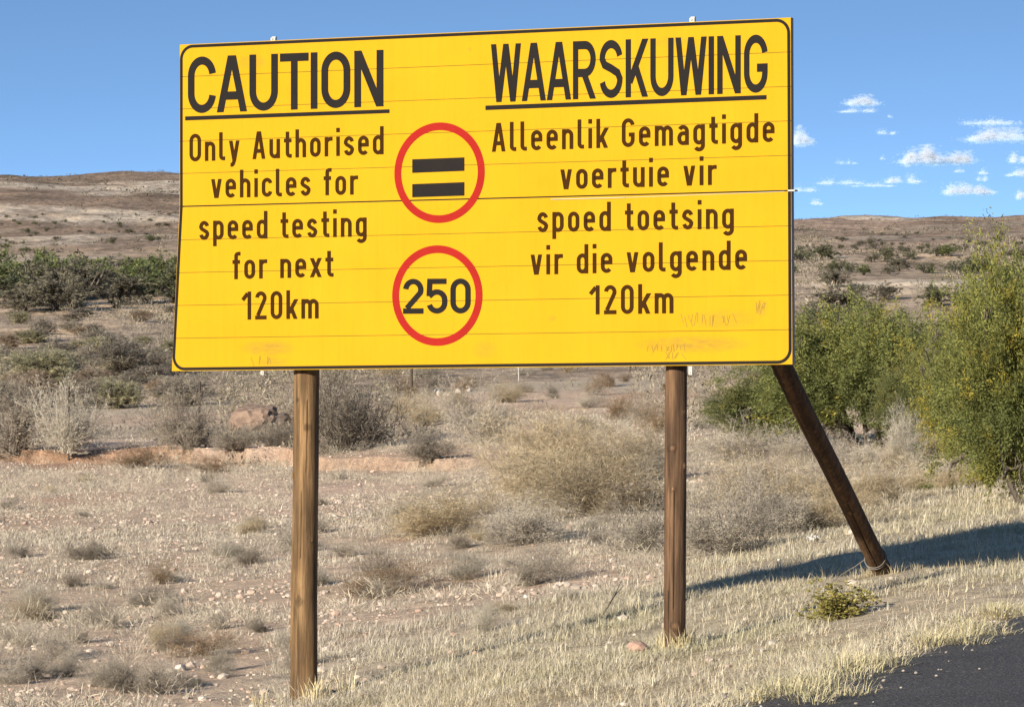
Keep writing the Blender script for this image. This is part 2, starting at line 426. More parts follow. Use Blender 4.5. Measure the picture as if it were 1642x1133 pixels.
cTL, cTR, cBR, cBL = uv(288.4, 71.9), uv(1268, 28.3), uv(1270.6, 583.9), uv(275.5, 594.8)
sL, sR = uv(288.0, 331.2), uv(1268.8, 305.6)
TH = .042
def panel(name, tl, tr, br, bl, n):
    """one section of the board: n pressed planks with a shallow V groove between them"""
    mb = MB(); g = .0022; gd = .003
    rows = []
    for k in range(n):
        t0, t1 = k / n, (k + 1) / n
        rows += [(t0, 0 if k == 0 else g, 0.0), (t1, 0 if k == n - 1 else -g, 0.0)]
        if k < n - 1: rows.append((t1, 0, gd))
    V = []
    for (t, dv, b) in rows:
        for A, B in ((tl, bl), (tr, br)):
            q = A + (B - A) * t; V.append(L3(q[0], q[1] - dv, b))
    F = [(2 * i, 2 * i + 2, 2 * i + 3, 2 * i + 1) for i in range(len(rows) - 1)]
    mb.add(V, [np.array(F)])
    me = mb.mesh(name, M_YEL); me.materials.append(M_GRV)
    for p in me.polygons: p.material_index = 1 if abs(p.normal.y) < .95 else 0
    o = link(name, me, root)
    # folded metal edge and back of the section
    mb = MB()
    c = [tl, tr, br, bl]
    V = [L3(q[0], q[1], .0006) for q in c] + [L3(q[0], q[1], TH) for q in c]
    F = [(0, 4, 5, 1), (1, 5, 6, 2), (2, 6, 7, 3), (3, 7, 4, 0), (4, 7, 6, 5)]
    mb.add(V, [np.array(F)])
    for k in range(1, n):                                      # returns of the planks on the back
        t = k / n; a = tl + (bl - tl) * t; b_ = tr + (br - tr) * t
        mb.box((a[0] + .02, TH + .001, a[1] + ZO - .012), (b_[0] - .02, TH + .02, a[1] + ZO + .012))
    e = link('edge_frame', mb.mesh('edge_frame', M_ALU), o)
    return o
gap = np.array([0, .004])
panel('panel', cTL, cTR, sR + gap, sL + gap, 5)
panel('panel', sL - gap, sR - gap, cBR, cBL, 5)
mb = MB(); mb.box(L3(sL[0] + .01, min(sL[1], sR[1]) - .03, .012), L3(sR[0] - .01, max(sL[1], sR[1]) + .03, TH - .004))
link('joint_backing', mb.mesh('joint_backing', M_DRK), root)
mb = MB()
a, b_ = uv(884, 320.3), uv(1003, 317.2)
mb.add([L3(a[0], a[1], -.006), L3(b_[0], b_[1], -.006), L3(b_[0], b_[1] + .0035, -.006), L3(a[0], a[1] + .0035, -.006),
        L3(a[0], a[1], .004), L3(b_[0], b_[1], .004), L3(b_[0], b_[1] + .0035, .004), L3(a[0], a[1] + .0035, .004)],
       [np.array([(0, 1, 2, 3), (0, 4, 5, 1), (3, 2, 6, 7), (0, 3, 7, 4), (1, 5, 6, 2)])])
a, b_ = uv(1003, 317.0), uv(1258, 307.2)
mb.add([L3(a[0], a[1], -.002), L3(b_[0], b_[1], -.002), L3(b_[0], b_[1] + .002, -.002), L3(a[0], a[1] + .002, -.002)], [np.array([(0, 1, 2, 3)])])
q = sR; mb.box(L3(q[0] - .02, q[1] - .004, -.004), L3(q[0] + .022, q[1] + .005, TH + .006))
link('joint_strip', mb.mesh('joint_strip', M_WHT), root)

# ---- strokes to flat letters
def offset_strip(P, w, closed):
    P = np.asarray(P, float)
    keep = np.r_[True, np.linalg.norm(np.diff(P, axis=0), axis=1) > 1e-4]; P = P[keep]
    if closed and np.linalg.norm(P[0] - P[-1]) < 1e-4: P = P[:-1]
    n = len(P)
    if closed: nxt = np.roll(P, -1, 0); prv = np.roll(P, 1, 0)
    else: nxt = np.vstack([P[1:], 2 * P[-1] - P[-2]]); prv = np.vstack([2 * P[0] - P[1], P[:-1]])
    d1 = P - prv; d2 = nxt - P
    d1 /= np.linalg.norm(d1, axis=1)[:, None]; d2 /= np.linalg.norm(d2, axis=1)[:, None]
    n1 = np.c_[-d1[:, 1], d1[:, 0]]; n2 = np.c_[-d2[:, 1], d2[:, 0]]
    m = n1 + n2; m /= np.maximum(np.linalg.norm(m, axis=1), 1e-6)[:, None]
    k = np.clip(1 / np.maximum((m * n1).sum(1), .2), 1, 4)[:, None]
    A = P + m * k * w / 2; B = P - m * k * w / 2
    r = range(n) if closed else range(n - 1)
    return [[A[i], A[(i + 1) % n], B[(i + 1) % n], B[i]] for i in r]
def clip_poly(poly, y0, y1):
    for sgn, lim in ((1, y0), (-1, y1)):
        out = []
        for i in range(len(poly)):
            a, b = poly[i], poly[(i + 1) % len(poly)]
            fa, fb = sgn * (a[1] - lim), sgn * (b[1] - lim)
            if fa >= 0: out.append(a)
            if (fa < 0) != (fb < 0): out.append(a + (b - a) * (fa / (fa - fb)))
        poly = out
        if len(poly) < 3: return None
    return poly
def arc(cx, cy, rx, ry, a0, a1, n=14):
    return [(cx + rx * math.cos(R(a)), cy + ry * math.sin(R(a))) for a in np.linspace(a0, a1, n)]
def glyph(ch, s, wide):
    """(width, [(points, closed, clip range or None)]) for a capital height of 1"""
    h = s / 2; T = 1 - h; X = .70; XT = X - h; D = -.24
    ar = lambda c: (c, False, None)
    def stadium(w, y0, y1, rr=None):
        r = min((w - s) / 2, (y1 - y0) / 2) if rr is None else rr
        rv = r * 1.15
        return arc(w - h - r, y1 - rv, r, rv, 0, 90) + arc(h + r, y1 - rv, r, rv, 90, 180) + arc(h + r, y0 + rv, r, rv, 180, 270) + arc(w - h - r, y0 + rv, r, rv, 270, 360)
    cw = .62 if wide else .47                                   # capitals
    lw = .42                                                    # lower case
    r = (cw - s) / 2; rv = r * 1.15; lr = (lw - s) / 2; lv = lr * 1.1
    if ch == 'O': return cw, [(stadium(cw, h, T), True, None)]
    if ch == '0': return cw - (.04 if wide else .02), [(stadium(cw - (.04 if wide else .02), h, T), True, None)]
    if ch in 'CG':
        p = arc(cw - h - r, T - rv, r, rv, 8, 90) + arc(h + r, T - rv, r, rv, 90, 180) + arc(h + r, h + rv, r, rv, 180, 270) + arc(cw - h - r, h + rv, r, rv, 270, 352)
        if ch == 'C': return cw, [ar(p)]
        p = p[:-1] + [(cw - h, h + rv), (cw - h, .50 - h), (cw * .55, .50 - h)]
        return cw, [ar(p)]
    if ch == 'U':
        return cw, [ar([(h, 1)] + arc(h + r, h + rv, r, rv, 180, 270) + arc(cw - h - r, h + rv, r, rv, 270, 360) + [(cw - h, 1)])]
    if ch == 'I': return s, [ar([(h, 0), (h, 1)])]
    if ch == 'T': return cw, [ar([(0, T), (cw, T)]), ar([(cw / 2, 0), (cw / 2, T - h)])]
    if ch == 'A':
        w = cw + .06; e = .3; dx = (w / 2 - .58 * s) 
        a0 = (.57 * s - dx * e, -e); a1 = (w / 2 - .04 * s, 1.0 + .0)
        f = lambda y: .57 * s + (w / 2 - .1 * s - .57 * s) * y
        return w, [([(f(-.2), -.2), (f(1.2), 1.2)], False, (0, 1)), ([(w - f(-.2), -.2), (w - f(1.2), 1.2)], False, (0, 1)), ar([(f(.29) , .29), (w - f(.29), .29)])]
    if ch == 'N':
        w = cw
        return w, [ar([(h, 0), (h, 1)]), ar([(w - h, 0), (w - h, 1)]), ([(h - .2 * (w - s) , 1.2), (w - h + .2 * (w - s), -.2)], False, (0, 1))]
    if ch == 'W':
        w = cw * 1.36; a, b, c, d = .5 * s, w * .26, w * .5, w * .74
        seg = lambda x0, x1: ([(x0 - (x1 - x0) * .2, 1.2), (x1 + (x1 - x0) * .2, -.2)], False, (0, 1))
        return w, [seg(.55 * s, w * .27), seg(w * .5, w * .27), seg(w * .5, w * .73), seg(w - .55 * s, w * .73)]
    if ch == 'R':
        m = .45
        return cw + .02, [ar([(h, 0), (h, 1)]), ar([(s, T)] + arc(cw - h - r * .9, (T + m) / 2, r * .9, (T - m) / 2, 90, -90) + [(s, m)]),
                          ([(cw * .46, m + .02), (cw + .02 - .5 * s + .12 * cw, -.18)], False, (0, m))]
    if ch == 'K':
        return cw, [ar([(h, 0), (h, 1)]), ([(s * .8, .26), (cw - .55 * s + .16 * cw, 1.2)], False, (0, 1)), ([(cw * .40, .58), (cw - .5 * s + .11 * cw, -.2)], False, (0, 1))]
    if ch == 'S':
        rr = r; k = .255
        p = arc(cw / 2, T - k, rr, k, 12, 180, 16) + [(h + rr * .25, .575), (cw / 2, .51), (cw - h - rr * .25, .43)] + arc(cw / 2, h + k, rr, k, 0, -168, 16)
        return cw, [ar(p)]
    if ch == '1': return .27, [ar([(.27 - h, 0), (.27 - h, 1)]), ([(.27 - s, .93), (-.06, .70)], False, (.60, 1))]
    if ch == '2':
        w = cw - .03; r2 = (w - s) / 2
        p = arc(w / 2, T - r2 * 1.1, r2, r2 * 1.1, 175, -20, 16) + [(h + .03, s)]
        return w, [ar(p), ar([(0, h), (w, h)])]
    if ch == '5':
        w = cw - .02; r2 = (w - s) / 2
        return w, [ar([(w * .96, T), (h + .02, T), (h, .50)]), ar([(h, .50)] + arc(w / 2, .62 - r2 * 1.0, r2, r2 * 1.0, 140, 0, 8) + arc(w / 2, h + r2 * 1.05, r2, r2 * 1.05, 0, -165, 12))]
    # ---- lower case
    if ch == 'o': return lw, [(stadium(lw, h, XT), True, None)]
    if ch in 'nhmr':
        top = 1.02 if ch == 'h' else X
        st = [ar([(h, 0), (h, top)])]
        if ch == 'r':
            return .30, st + [ar(arc(h + .16, XT - .14, .16, .14, 180, 90, 8) + [(.31, XT)])]
        q = lambda x0, w_: ar(arc(x0 + (w_ - s) / 2, XT - lv, (w_ - s) / 2, lv, 165, 0, 14) + [(x0 + w_ - s, 0)])
        if ch == 'm':
            w1 = lw - .02
            return 2 * w1 - s, st + [q(h, w1), q(h + w1 - s, w1)]
        return lw, st + [q(h, lw)]
    if ch == 'u': return lw, [ar([(lw - h, 0), (lw - h, X)]), ar([(h, X)] + arc(lw / 2, h + lv, lr, lv, 180, 345))]
    if ch == 'l': return .24, [ar([(h, 1.02), (h, .17)] + arc(h + .10, .17, .10, .17 - h, 180, 270, 7) + [(.24, h)])]
    if ch == 'i': return s, [ar([(h, 0), (h, X)]), ar([(h, .86), (h, 1.02)])]
    if ch == 't': return .30, [ar([(.07 + h, .95), (.07 + h, .18)] + arc(.07 + h + .10, .18, .10, .18 - h, 180, 270, 7) + [(.31, h)]), ar([(0, X - h), (.30, X - h)])]
    if ch == 'f': return .30, [ar([(.07 + h, 0), (.07 + h, .86)] + arc(.07 + h + .10, .86, .10, 1.0 - h - .86, 180, 90, 7) + [(.31, 1.0 - h)]), ar([(0, X - h), (.29, X - h)])]
    if ch == 'v':
        f = lambda y: .5 * s + (lw / 2 - .10 * s - .5 * s) * (1 - y / X)
        return lw, [([(f(-.2), -.2), (f(.9), .9)], False, (0, X)), ([(lw - f(-.2), -.2), (lw - f(.9), .9)], False, (0, X))]
    if ch == 'y':
        f = lambda y: .5 * s + (lw / 2 - .06 * s - .5 * s) * (1 - y / X)
        return lw, [([(f(-.05), -.05), (f(.9), .9)], False, (-.02, X)), (([(.06, D + h), (.13, D + h), (.17, D + h + .04)]) + [(lw - f(.0), 0.0), (lw - f(.9), .9)], False, (D - .05, X))]
    if ch == 'x':
        return lw, [([(.5 * s - .1, -.2), (lw - .5 * s + .1, .9)], False, (0, X)), ([(lw - .5 * s + .1, -.2), (.5 * s - .1, .9)], False, (0, X))]
    if ch == 'k':
        return lw, [ar([(h, 0), (h, 1.02)]), ([(s * .8, .22), (lw - .5 * s + .12, .86)], False, (0, X)), ([(lw * .42, .43), (lw - .45 * s + .08, -.2)], False, (0, X))]
    if ch in 'dpgaq':
        bowl = (stadium(lw, h, XT), True, None)
        if ch == 'd': return lw, [ar(bowl[0] + [bowl[0][0]]), ar([(lw - h, 0), (lw - h, 1.02)])]
        if ch == 'p': return lw, [bowl, ar([(h, D), (h, X)])]
        if ch == 'g': return lw, [bowl, ar([(lw - h, X), (lw - h, D + h + lv * .9)] + arc(lw / 2, D + h + lv * .9, lr, lv * .9, 0, -150, 12))]
        return lw, [ar([(lw - h, 0), (lw - h, XT - lv)] + arc(lw / 2, XT - lv, lr, lv, 0, 150, 12)),
                    ar([(lw - h, .41 - 0.0), (h + lr, .41)] + arc(h + .13, .41 - (.41 - h) / 2, .13, (.41 - h) / 2, 90, 270, 10) + [(lw - h - .08, h), (lw - h, h + .06)])]
    if ch == 'e':
        return lw, [ar([(h, .37), (lw - h, .37)] + arc(lw / 2, XT - lv, lr, lv, 0, 180, 14) + arc(lw / 2, h + lv, lr, lv, 180, 325, 12))]
    if ch == 'c':
        return lw - .02, [ar(arc(lw / 2, XT - lv, lr, lv, 10, 180, 12) + arc(lw / 2, h + lv, lr, lv, 180, 350, 12))]
    if ch == 's':
        w = lw - .02; rr = (w - s) / 2; k = .165
        p = arc(w / 2, XT - k, rr, k, 15, 180, 12) + [(h + rr * .3, .405), (w / 2, X / 2), (w - h - rr * .3, .295)] + arc(w / 2, h + k, rr, k, 0, -165, 12)
        return w, [ar(p)]
    raise KeyError(ch)
def gap_of(a, b, wide):
    if not wide: return .16
    g = .085
    if a in 'AWTK' or b in 'AWT': g = .045
    if (a in 'WA' and b in 'A') or (a == 'C' and b == 'A'): g = .01
    return g
def text_line(name, txt, left, right, cap, s, wide, mat, off=.002):
    """left / right: pixel of the base line at the ink's two ends; cap: capital height in pixels"""
    polys = []; x = 0.0; prev = None
    for ch in txt:
        if ch == ' ': x += .36; prev = None; continue
        if prev: x += gap_of(prev, ch, wide)
        elif polys: x += .16
        w, strokes = glyph(ch, s, wide)
        for k, (P, closed, cl) in enumerate(strokes):
            for q in offset_strip([(px + x, py) for px, py in P], s, closed):
                q = [np.array(v) for v in q]
                if cl: q = clip_poly(q, *cl)
                if q is not None: polys.append((q, k))
        x += w; prev = ch
    W = x
    A, B = uv(*left), uv(*right)
    At, Bt = uv(left[0], left[1] - cap), uv(right[0], right[1] - cap)
    V = []; me_f = []
    bys = {}
    for q, k in polys:
        idx = []
        for (gx, gy) in q:
            t = gx / W
            base = A + (B - A) * t; up = (At - A) * (1 - t) + (Bt - B) * t
            p = base + up * gy
            idx.append(len(V)); V.append(L3(p[0], p[1], -off - .00025 * k))
        me_f.append(idx)
    me = bpy.data.meshes.new(name); me.from_pydata(V, [], me_f); me.update(); me.materials.append(mat)
    for p in me.polygons:
        if p.normal.y > 0: p.flip()
    return link(name, me, root)
def bar4(name, pts, mat, off=.002):
    c = [uv(*p) for p in pts]
    me = bpy.data.meshes.new(name); me.from_pydata([L3(q[0], q[1], -off) for q in c], [], [(0, 1, 2, 3)]); me.materials.append(mat)
    return link(name, me, root)
def ring(name, centre, r1, r0, mat, off=.002):
    c = uv(*centre); n = 72; V = []
    for k in range(n):
        t = 2 * math.pi * k / n
        for r in (r1, r0): V.append(L3(c[0] + r * math.cos(t), c[1] + r * math.sin(t), -off))
    F = [(2 * k, (2 * k + 2) % (2 * n), (2 * k + 3) % (2 * n), 2 * k + 1) for k in range(n)]
    me = bpy.data.meshes.new(name); me.from_pydata(V, [], F); me.materials.append(mat)
    return link(name, me, root)
text_line('heading_lettering', 'CAUTION', (301.5, 182.2), (615.0, 170.6), 90.5, .145, True, M_BLK)
bar4('underline', [(297.1, 193.3), (624.7, 181.4), (624.7, 175.4), (297.1, 186.9)], M_BLK)
text_line('lettering', 'Only Authorised', (304, 259.2), (615.2, 247.4), 44.2, .138, False, M_BRN)
text_line('lettering', 'vehicles for', (338.8, 317.8), (573.8, 311.9), 43.5, .138, False, M_BRN)
text_line('lettering', 'speed testing', (319.5, 384.8), (588, 379.0), 43.5, .138, False, M_BRN)
text_line('lettering', 'for next', (373, 447.7), (534.5, 443.6), 43.8, .138, False, M_BRN)
text_line('lettering', '120km', (391.7, 512.4), (511, 510.4), 45, .138, False, M_BRN)
text_line('heading_lettering', 'WAARSKUWING', (787.0, 164.4), (1231, 148.2), 93, .143, True, M_BLK)
bar4('underline', [(778.6, 176.7), (1229.2, 159.6), (1229.2, 152.6), (778.6, 169.6)], M_BLK)
text_line('lettering', 'Alleenlik Gemagtigde', (788.5, 243.6), (1242, 227.6), 46, .138, False, M_BRN)
text_line('lettering', 'voertuie vir', (898.7, 303.8), (1148.8, 296.4), 45.5, .138, False, M_BRN)
text_line('lettering', 'spoed toetsing', (861.8, 372.6), (1176.8, 366.6), 46, .138, False, M_BRN)
text_line('lettering', 'vir die volgende', (851, 440.5), (1198, 432.0), 46, .138, False, M_BRN)
text_line('lettering', '120km', (949.4, 504.0), (1080, 502.1), 46.6, .138, False, M_BRN)
ring('red_ring', (704.6, 277), .300, .2545, M_RED)
ring('red_ring', (701.1, 473.8), .300, .2545, M_RED)
bar4('equals_bar', [(661.2, 277.3), (744.8, 274), (744.8, 252.4), (661.2, 255.6)], M_BLK)
bar4('equals_bar', [(661.2, 316.4), (744.8, 313.7), (744.8, 292.1), (661.2, 295.3)], M_BLK)
text_line('number_lettering', '250', (646.4, 503), (754.9, 502.3), 56, .155, True, M_BLK)
# black border line with rounded corners, following the four edges
def border():
    def loop(ins, rad):
        c = [cTL + (ins, -ins), cTR + (-ins, -ins), cBR + (-ins, ins), cBL + (ins, ins)]
        c[0] = c[0].copy(); out = []
        for k in range(4):
            p, q0, q1 = c[k], c[k - 1], c[(k + 1) % 4]
            a = (q0 - p) / np.linalg.norm(q0 - p); b = (q1 - p) / np.linalg.norm(q1 - p)
            for t in np.linspace(0, 90, 10):
                out.append(p + a * rad * (1 - math.sin(R(t))) + b * rad * (1 - math.cos(R(t))))
        return out
    o1, o0 = loop(.004, .085), loop(.022, .067)
    # left edge is slightly bent at the joint
    V = []
    for a, b in zip(o1, o0): V += [L3(a[0], a[1], -.0018), L3(b[0], b[1], -.0018)]
    n = len(o1)
    F = [(2 * k, (2 * k + 2) % (2 * n), (2 * k + 3) % (2 * n), 2 * k + 1) for k in range(n)]
    # split the left side at the joint so it follows both sections
    me = bpy.data.meshes.new('border'); 
    k = n - 1                                                   # last point (bottom left) to first (top left)
    F.pop(k)
    i = len(V)
    V += [L3(sL[0] + .004, sL[1], -.0018), L3(sL[0] + .022, sL[1], -.0018)]
    F += [(2 * k, i, i + 1, 2 * k + 1), (i, 0, 1, i + 1)]
    me.from_pydata(V, [], F); me.materials.append(M_BLK); me.update()
    for p in me.polygons:
        if p.normal.y > 0: p.flip()
    link('border', me, root)
border()
# faint scratched writing and rubbed marks, low on the right
def scratches():
    m = flat_mat('scratch', (.22, .155, .03), .5)
    r = np.random.default_rng(5); V = []; F = []
    for (px0, px1, py, hh, n) in ((1092, 1180, 512, 12, 16), (1040, 1100, 558, 8, 12), (1065, 1098, 570, 7, 7), (1212, 1230, 492, 12, 6), (404, 440, 578, 9, 6)):
        for k in range(n):
            x = px0 + (px1 - px0) * (k + .5 * r.random()) / n
            a = uv(x + r.normal(0, 2), py - hh * r.uniform(.4, 1)); b = uv(x + r.normal(0, 4), py + hh * r.uniform(.4, 1))
            d = b - a; d = d / np.linalg.norm(d); nn = np.array([-d[1], d[0]]) * .0018
            i = len(V); z = -.001 - .00004 * len(F) % .0005
            V += [L3(*(a + nn), z), L3(*(b + nn), z), L3(*(b - nn), z), L3(*(a - nn), z)]; F.append((i, i + 1, i + 2, i + 3))
    me = bpy.data.meshes.new('scratches'); me.from_pydata(V, [], F); me.materials.append(m); link('scratches', me, root)
scratches()

# ---- posts
def wood_mat(name, c0, c1, c2):
    m, N, L, b = new_mat(name)
    co = coords(N, 'Generated')
    oc = coords(N)
    g = noise(N, L, scaled(N, L, oc, (22, 22, 1.3)), 2.2, 10, .75)
    g2 = noise(N, L, scaled(N, L, oc, (5, 5, .8)), 2.0, 5, .6)
    c = ramp(N, L, g, [(.30, c0), (.50, c1), (.72, c2)])
    c = mix_rgb(N, L, 'MULTIPLY', .75, c, ramp(N, L, g2, [(.3, (.62, .58, .55)), (.7, (1.25, 1.2, 1.1))]))
    at_ = N.new('ShaderNodeAttribute'); at_.attribute_name = 'Col'
    c = mix_rgb(N, L, 'MULTIPLY', 1.0, c, at_.outputs['Color'])
    L.new(c, b.inputs['Base Color']); b.inputs['Roughness'].default_value = .8; b.inputs['Specular IOR Level'].default_value = .25
    bump(N, L, b, g, .6, .012)
    return m
M_W1 = wood_mat('treated_pine', (.068, .039, .018), (.155, .094, .044), (.25, .168, .09))
M_W2 = wood_mat('dark_treated_pine', (.038, .022, .012), (.10, .057, .031), (.175, .11, .066))
M_W3 = wood_mat('weathered_dark_pine', (.035, .020, .011), (.085, .046, .023), (.17, .105, .052))
def pole(name, p0, p1, r0, r1, mat, knots, cracks, seed):
    """a peeled round timber from p0 to p1 (root-local): uneven, with knots and drying cracks"""
    r = np.random.default_rng(seed); n = 110; m = 330
    p0 = np.array(p0); p1 = np.array(p1); ax = p1 - p0; Ln = np.linalg.norm(ax); ax = ax / Ln
    a = np.cross((0, 1, 0), ax); a /= np.linalg.norm(a); b = np.cross(a, ax)       # to the right, toward the road
    ts = np.linspace(0, 1, m); th = np.linspace(0, 2 * math.pi, n, endpoint=False)
    Tt, Th = np.meshgrid(ts, th, indexing='ij')
    rad = r0 + (r1 - r0) * Tt
    rad = rad * (1 + .06 * fbm(Tt * Ln * 1.2 + seed, np.cos(Th) * .8 + 3, 3) + .02 * fbm(Tt * Ln * 5, np.sin(Th) * 2 + seed, 2))
    col = np.ones((m, n))
    for (kt, ka, kr, kh) in knots:                              # along, angle (0 = to the viewer, + = right), size, height
        dd = ((Tt - kt) * Ln / kr) ** 2 + (((Th - R(ka) + math.pi) % (2 * math.pi) - math.pi) * r0 / kr) ** 2
        dd = dd * (1 + 1.2 * fbm(Tt * Ln * 14 + seed, Th * 3, 3)); rad = rad + kh * .6 * np.exp(-dd * 1.5); col = col * (1 + (1.0 if kh > .004 else -.6) * np.exp(-dd * 2.2)); 
        col = col * (1 - .45 * np.exp(-((np.sqrt(dd) - .9) / .25) ** 2))
    for (t0, t1, ca, w) in cracks:
        cc = R(ca) + .10 * fbm(Tt * Ln * 2.2 + seed * 3, Tt * 0 + 1, 3)
        k = np.exp(-(((Th - cc + math.pi) % (2 * math.pi) - math.pi) * r0 / w) ** 2) * ((Tt > t0) & (Tt < t1))
        rad = rad - .012 * k; col = col * (1 - .78 * k)
    for _ in range(46):                                         # fine drying checks and scuffs
        c0_ = r.uniform(-1.6, 1.6); t0_ = r.random(); l0 = r.uniform(.03, .16); w0 = r.uniform(.0010, .0024)
        k = np.exp(-(((Th - c0_ - .05 * vnoise(Tt * Ln * 6 + c0_, Tt * 0) + math.pi) % (2 * math.pi) - math.pi) * r0 / w0) ** 2) * np.clip(1 - np.abs(Tt - t0_) / l0, 0, 1)
        col = col * (1 - r.uniform(.3, .75) * k)
    sc_ = fbm(Tt * Ln * 2.5 + seed, Th * 1.5, 4); col = col * np.clip(1 + .9 * sc_, .55, 1.6)
    ctr = p0[None, None, :] + ax * (Tt * Ln)[..., None] + (a * (.012 * fbm(Tt * Ln * .8 + seed, Tt * 0, 2))[..., None])
    V = ctr + rad[..., None] * (np.sin(Th)[..., None] * a + np.cos(Th)[..., None] * b)
    V = V.reshape(-1, 3)
    i = np.arange(m - 1)[:, None] * n; j = np.arange(n)[None, :]; j2 = (j + 1) % n
    F = np.stack([i + j, i + j2, i + n + j2, i + n + j], -1).reshape(-1, 4)
    c = len(V); V = np.vstack([V, p0[None], p1[None]])
    F3 = [(c, (k + 1) % n, k) for k in range(n)] + [(c + 1, (m - 1) * n + k, (m - 1) * n + (k + 1) % n) for k in range(n)]
    cc = np.r_[col.ravel(), .7, .7][:, None] * np.ones(3)
    me = mesh_np(name, V, [F, np.array(F3)], mat, cc, True)
    import bmesh
    bm = bmesh.new(); bm.from_mesh(me); bmesh.ops.recalc_face_normals(bm, faces=bm.faces); bm.to_mesh(me); bm.free()
    return link(name, me, root)
def on_plane(px, py, b): q = uv(px, py, b); return q
PB = TH + .022 + .085                                          # post axis behind the face
def post(name, top, bot, r1, r0, mat, knots, cracks, seed, b):
    q1 = uv(*top, b); q0 = uv(*bot, b)
    d = (q1 - q0) / (q1[1] - q0[1])
    hi = q1 + d * (cTL[1] - .10 - q1[1]); lo = q0 + d * (-.5)
    tl = hi[1] - lo[1]
    kk = [((uv(CX, y, b)[1] - lo[1]) / tl, ang, s, h) for (y, ang, s, h) in knots]
    ck = [((uv(CX, ya, b)[1] - lo[1]) / tl, (uv(CX, yb, b)[1] - lo[1]) / tl, ang, w) for (ya, yb, ang, w) in cracks]
    return pole(name, L3(lo[0], lo[1], b), L3(hi[0], hi[1], b), r0, r1, mat, kk, ck, seed), q0
_, qa = post('post', (493.4, 595), (486.8, 1100), .074, .083, M_W1, [(970, 5, .024, -.004), (764, -55, .024, .014), (685, 35, .022, -.003), (1042, -70, .028, .014), (725, -80, .02, .012), (870, 60, .016, .006), (640, -15, .012, -.002)],
     [(760, 640, 32, .0022), (900, 790, 12, .0018), (1060, 930, -15, .0022)], 3, PB)
_, qb = post('post', (1084.7, 590), (1082, 1030), .0585, .067, M_W2, [(717, 8, .026, .014), (781, 10, .014, .010), (995, 25, .030, .010), (745, 75, .024, .014), (880, -60, .02, .010), (660, 70, .016, .008)],
     [(970, 785, 18, .0026), (1035, 940, -12, .004)], 11, PB - .015)
# brace: leans on the back of the second post
def brace():
    u = qb[0] + .02
    best = min(np.linspace(1.2, 4, 281), key=lambda b: abs(project(SC + SU * u + SB * b + np.array([0, 0, -2.3]))[0] - 1417))
    q0 = uv(1417, 922, best); q1 = uv(1256.5, 592, best)
    t0 = project(SC + SU * u + SB * best + np.array([0, 0, q0[1]]))
    # second point: where the pole passes (1256.5, 592)
    bb = min(np.linspace(.3, best, 400), key=lambda b: abs(project(SC + SU * u + SB * b)[0] - 1256.5))
    v1 = uv(1256.5, 592, bb)
    p0 = np.array([u, best, q0[1]]); p1 = np.array([u, bb, v1[1]])
    d = (p1 - p0) / (p1[1] - p0[1])
    top = p0 + d * (PB + .10 - p0[1]); low = p0 + d * .45
    return p0, low, top
p0, low, top = brace()
pole('brace_post', (low[0], low[1], low[2] + ZO), (top[0], top[1], top[2] + ZO), .067, .060, M_W3,
     [(.28, 10, .03, .006), (.36, -30, .02, -.004), (.46, 40, .024, .01), (.58, -50, .022, .01)], [(.15, .3, 20, .003), (.45, .7, -20, .003)], 23)
# wire tied round the foot of the brace, its tail lying in the grass
def foot_wire():
    mb = MB(); ax = (top - low) / np.linalg.norm(top - low)
    c = p0 + ax * .19; a = np.array([1.0, 0, 0]); b = np.cross(ax, a)
    for k in range(2):
        pts = [c + ax * (.018 * k + .012 * math.sin(t)) + .074 * (math.cos(t) * a + math.sin(t) * b) for t in np.linspace(0, 2 * math.pi, 20)]
        mb.tube([(q[0], q[1], q[2] + ZO) for q in pts], .0035, 6)
    s = c - a * .074
    tail = [s, s + (-.06, -.04, -.05), s + (-.13, -.10, -.10), s + (-.19, -.16, -.16)]
    mb.tube([(q[0], q[1], q[2] + ZO) for q in tail], .0035, 6)
    link('tie_wire', mb.mesh('tie_wire', flat_mat('dull_wire', (.15, .135, .115), .7)), root)
foot_wire()
# cross rails behind the board and the bolted clamps that show above and below it
mb = MB()
for v in (.75, -.05, -.8): mb.box(L3(cTL[0] + .15, v - .02, TH + .0205), L3(cTR[0] - .15, v + .02, TH + .0365))
link('cross_rail', mb.mesh('cross_rail', M_ALU), root)
for (px, py, hgt) in ((437, 65, .028), (1109, 35, .034)):
    q = uv(px, py); mb = MB()
    mb.box(L3(q[0] - .016, q[1] - .02, .004), L3(q[0] + .016, q[1] + hgt - .012, .012))
    mb.box(L3(q[0] - .012, q[1] - .02, .0125), L3(q[0] + .014, q[1] + hgt - .004, .03))
    mb.tube([L3(q[0] - .002, q[1] + hgt * .35, -.004), L3(q[0] - .002, q[1] + hgt * .35, .014)], .005, 8)
    link('clamp', mb.mesh('clamp', M_WHT), root)
for (px, py) in ((1110, 600), (424, 600)):
    q = uv(px, py, TH); mb = MB()
    mb.box(L3(q[0] - .011, q[1] - .002, .012), L3(q[0] + .011, q[1] + .06, .016)); mb.tube([L3(q[0], q[1] + .011, .006), L3(q[0], q[1] + .011, .02)], .004, 8)
    link('clamp', mb.mesh('clamp', M_WHT), root)
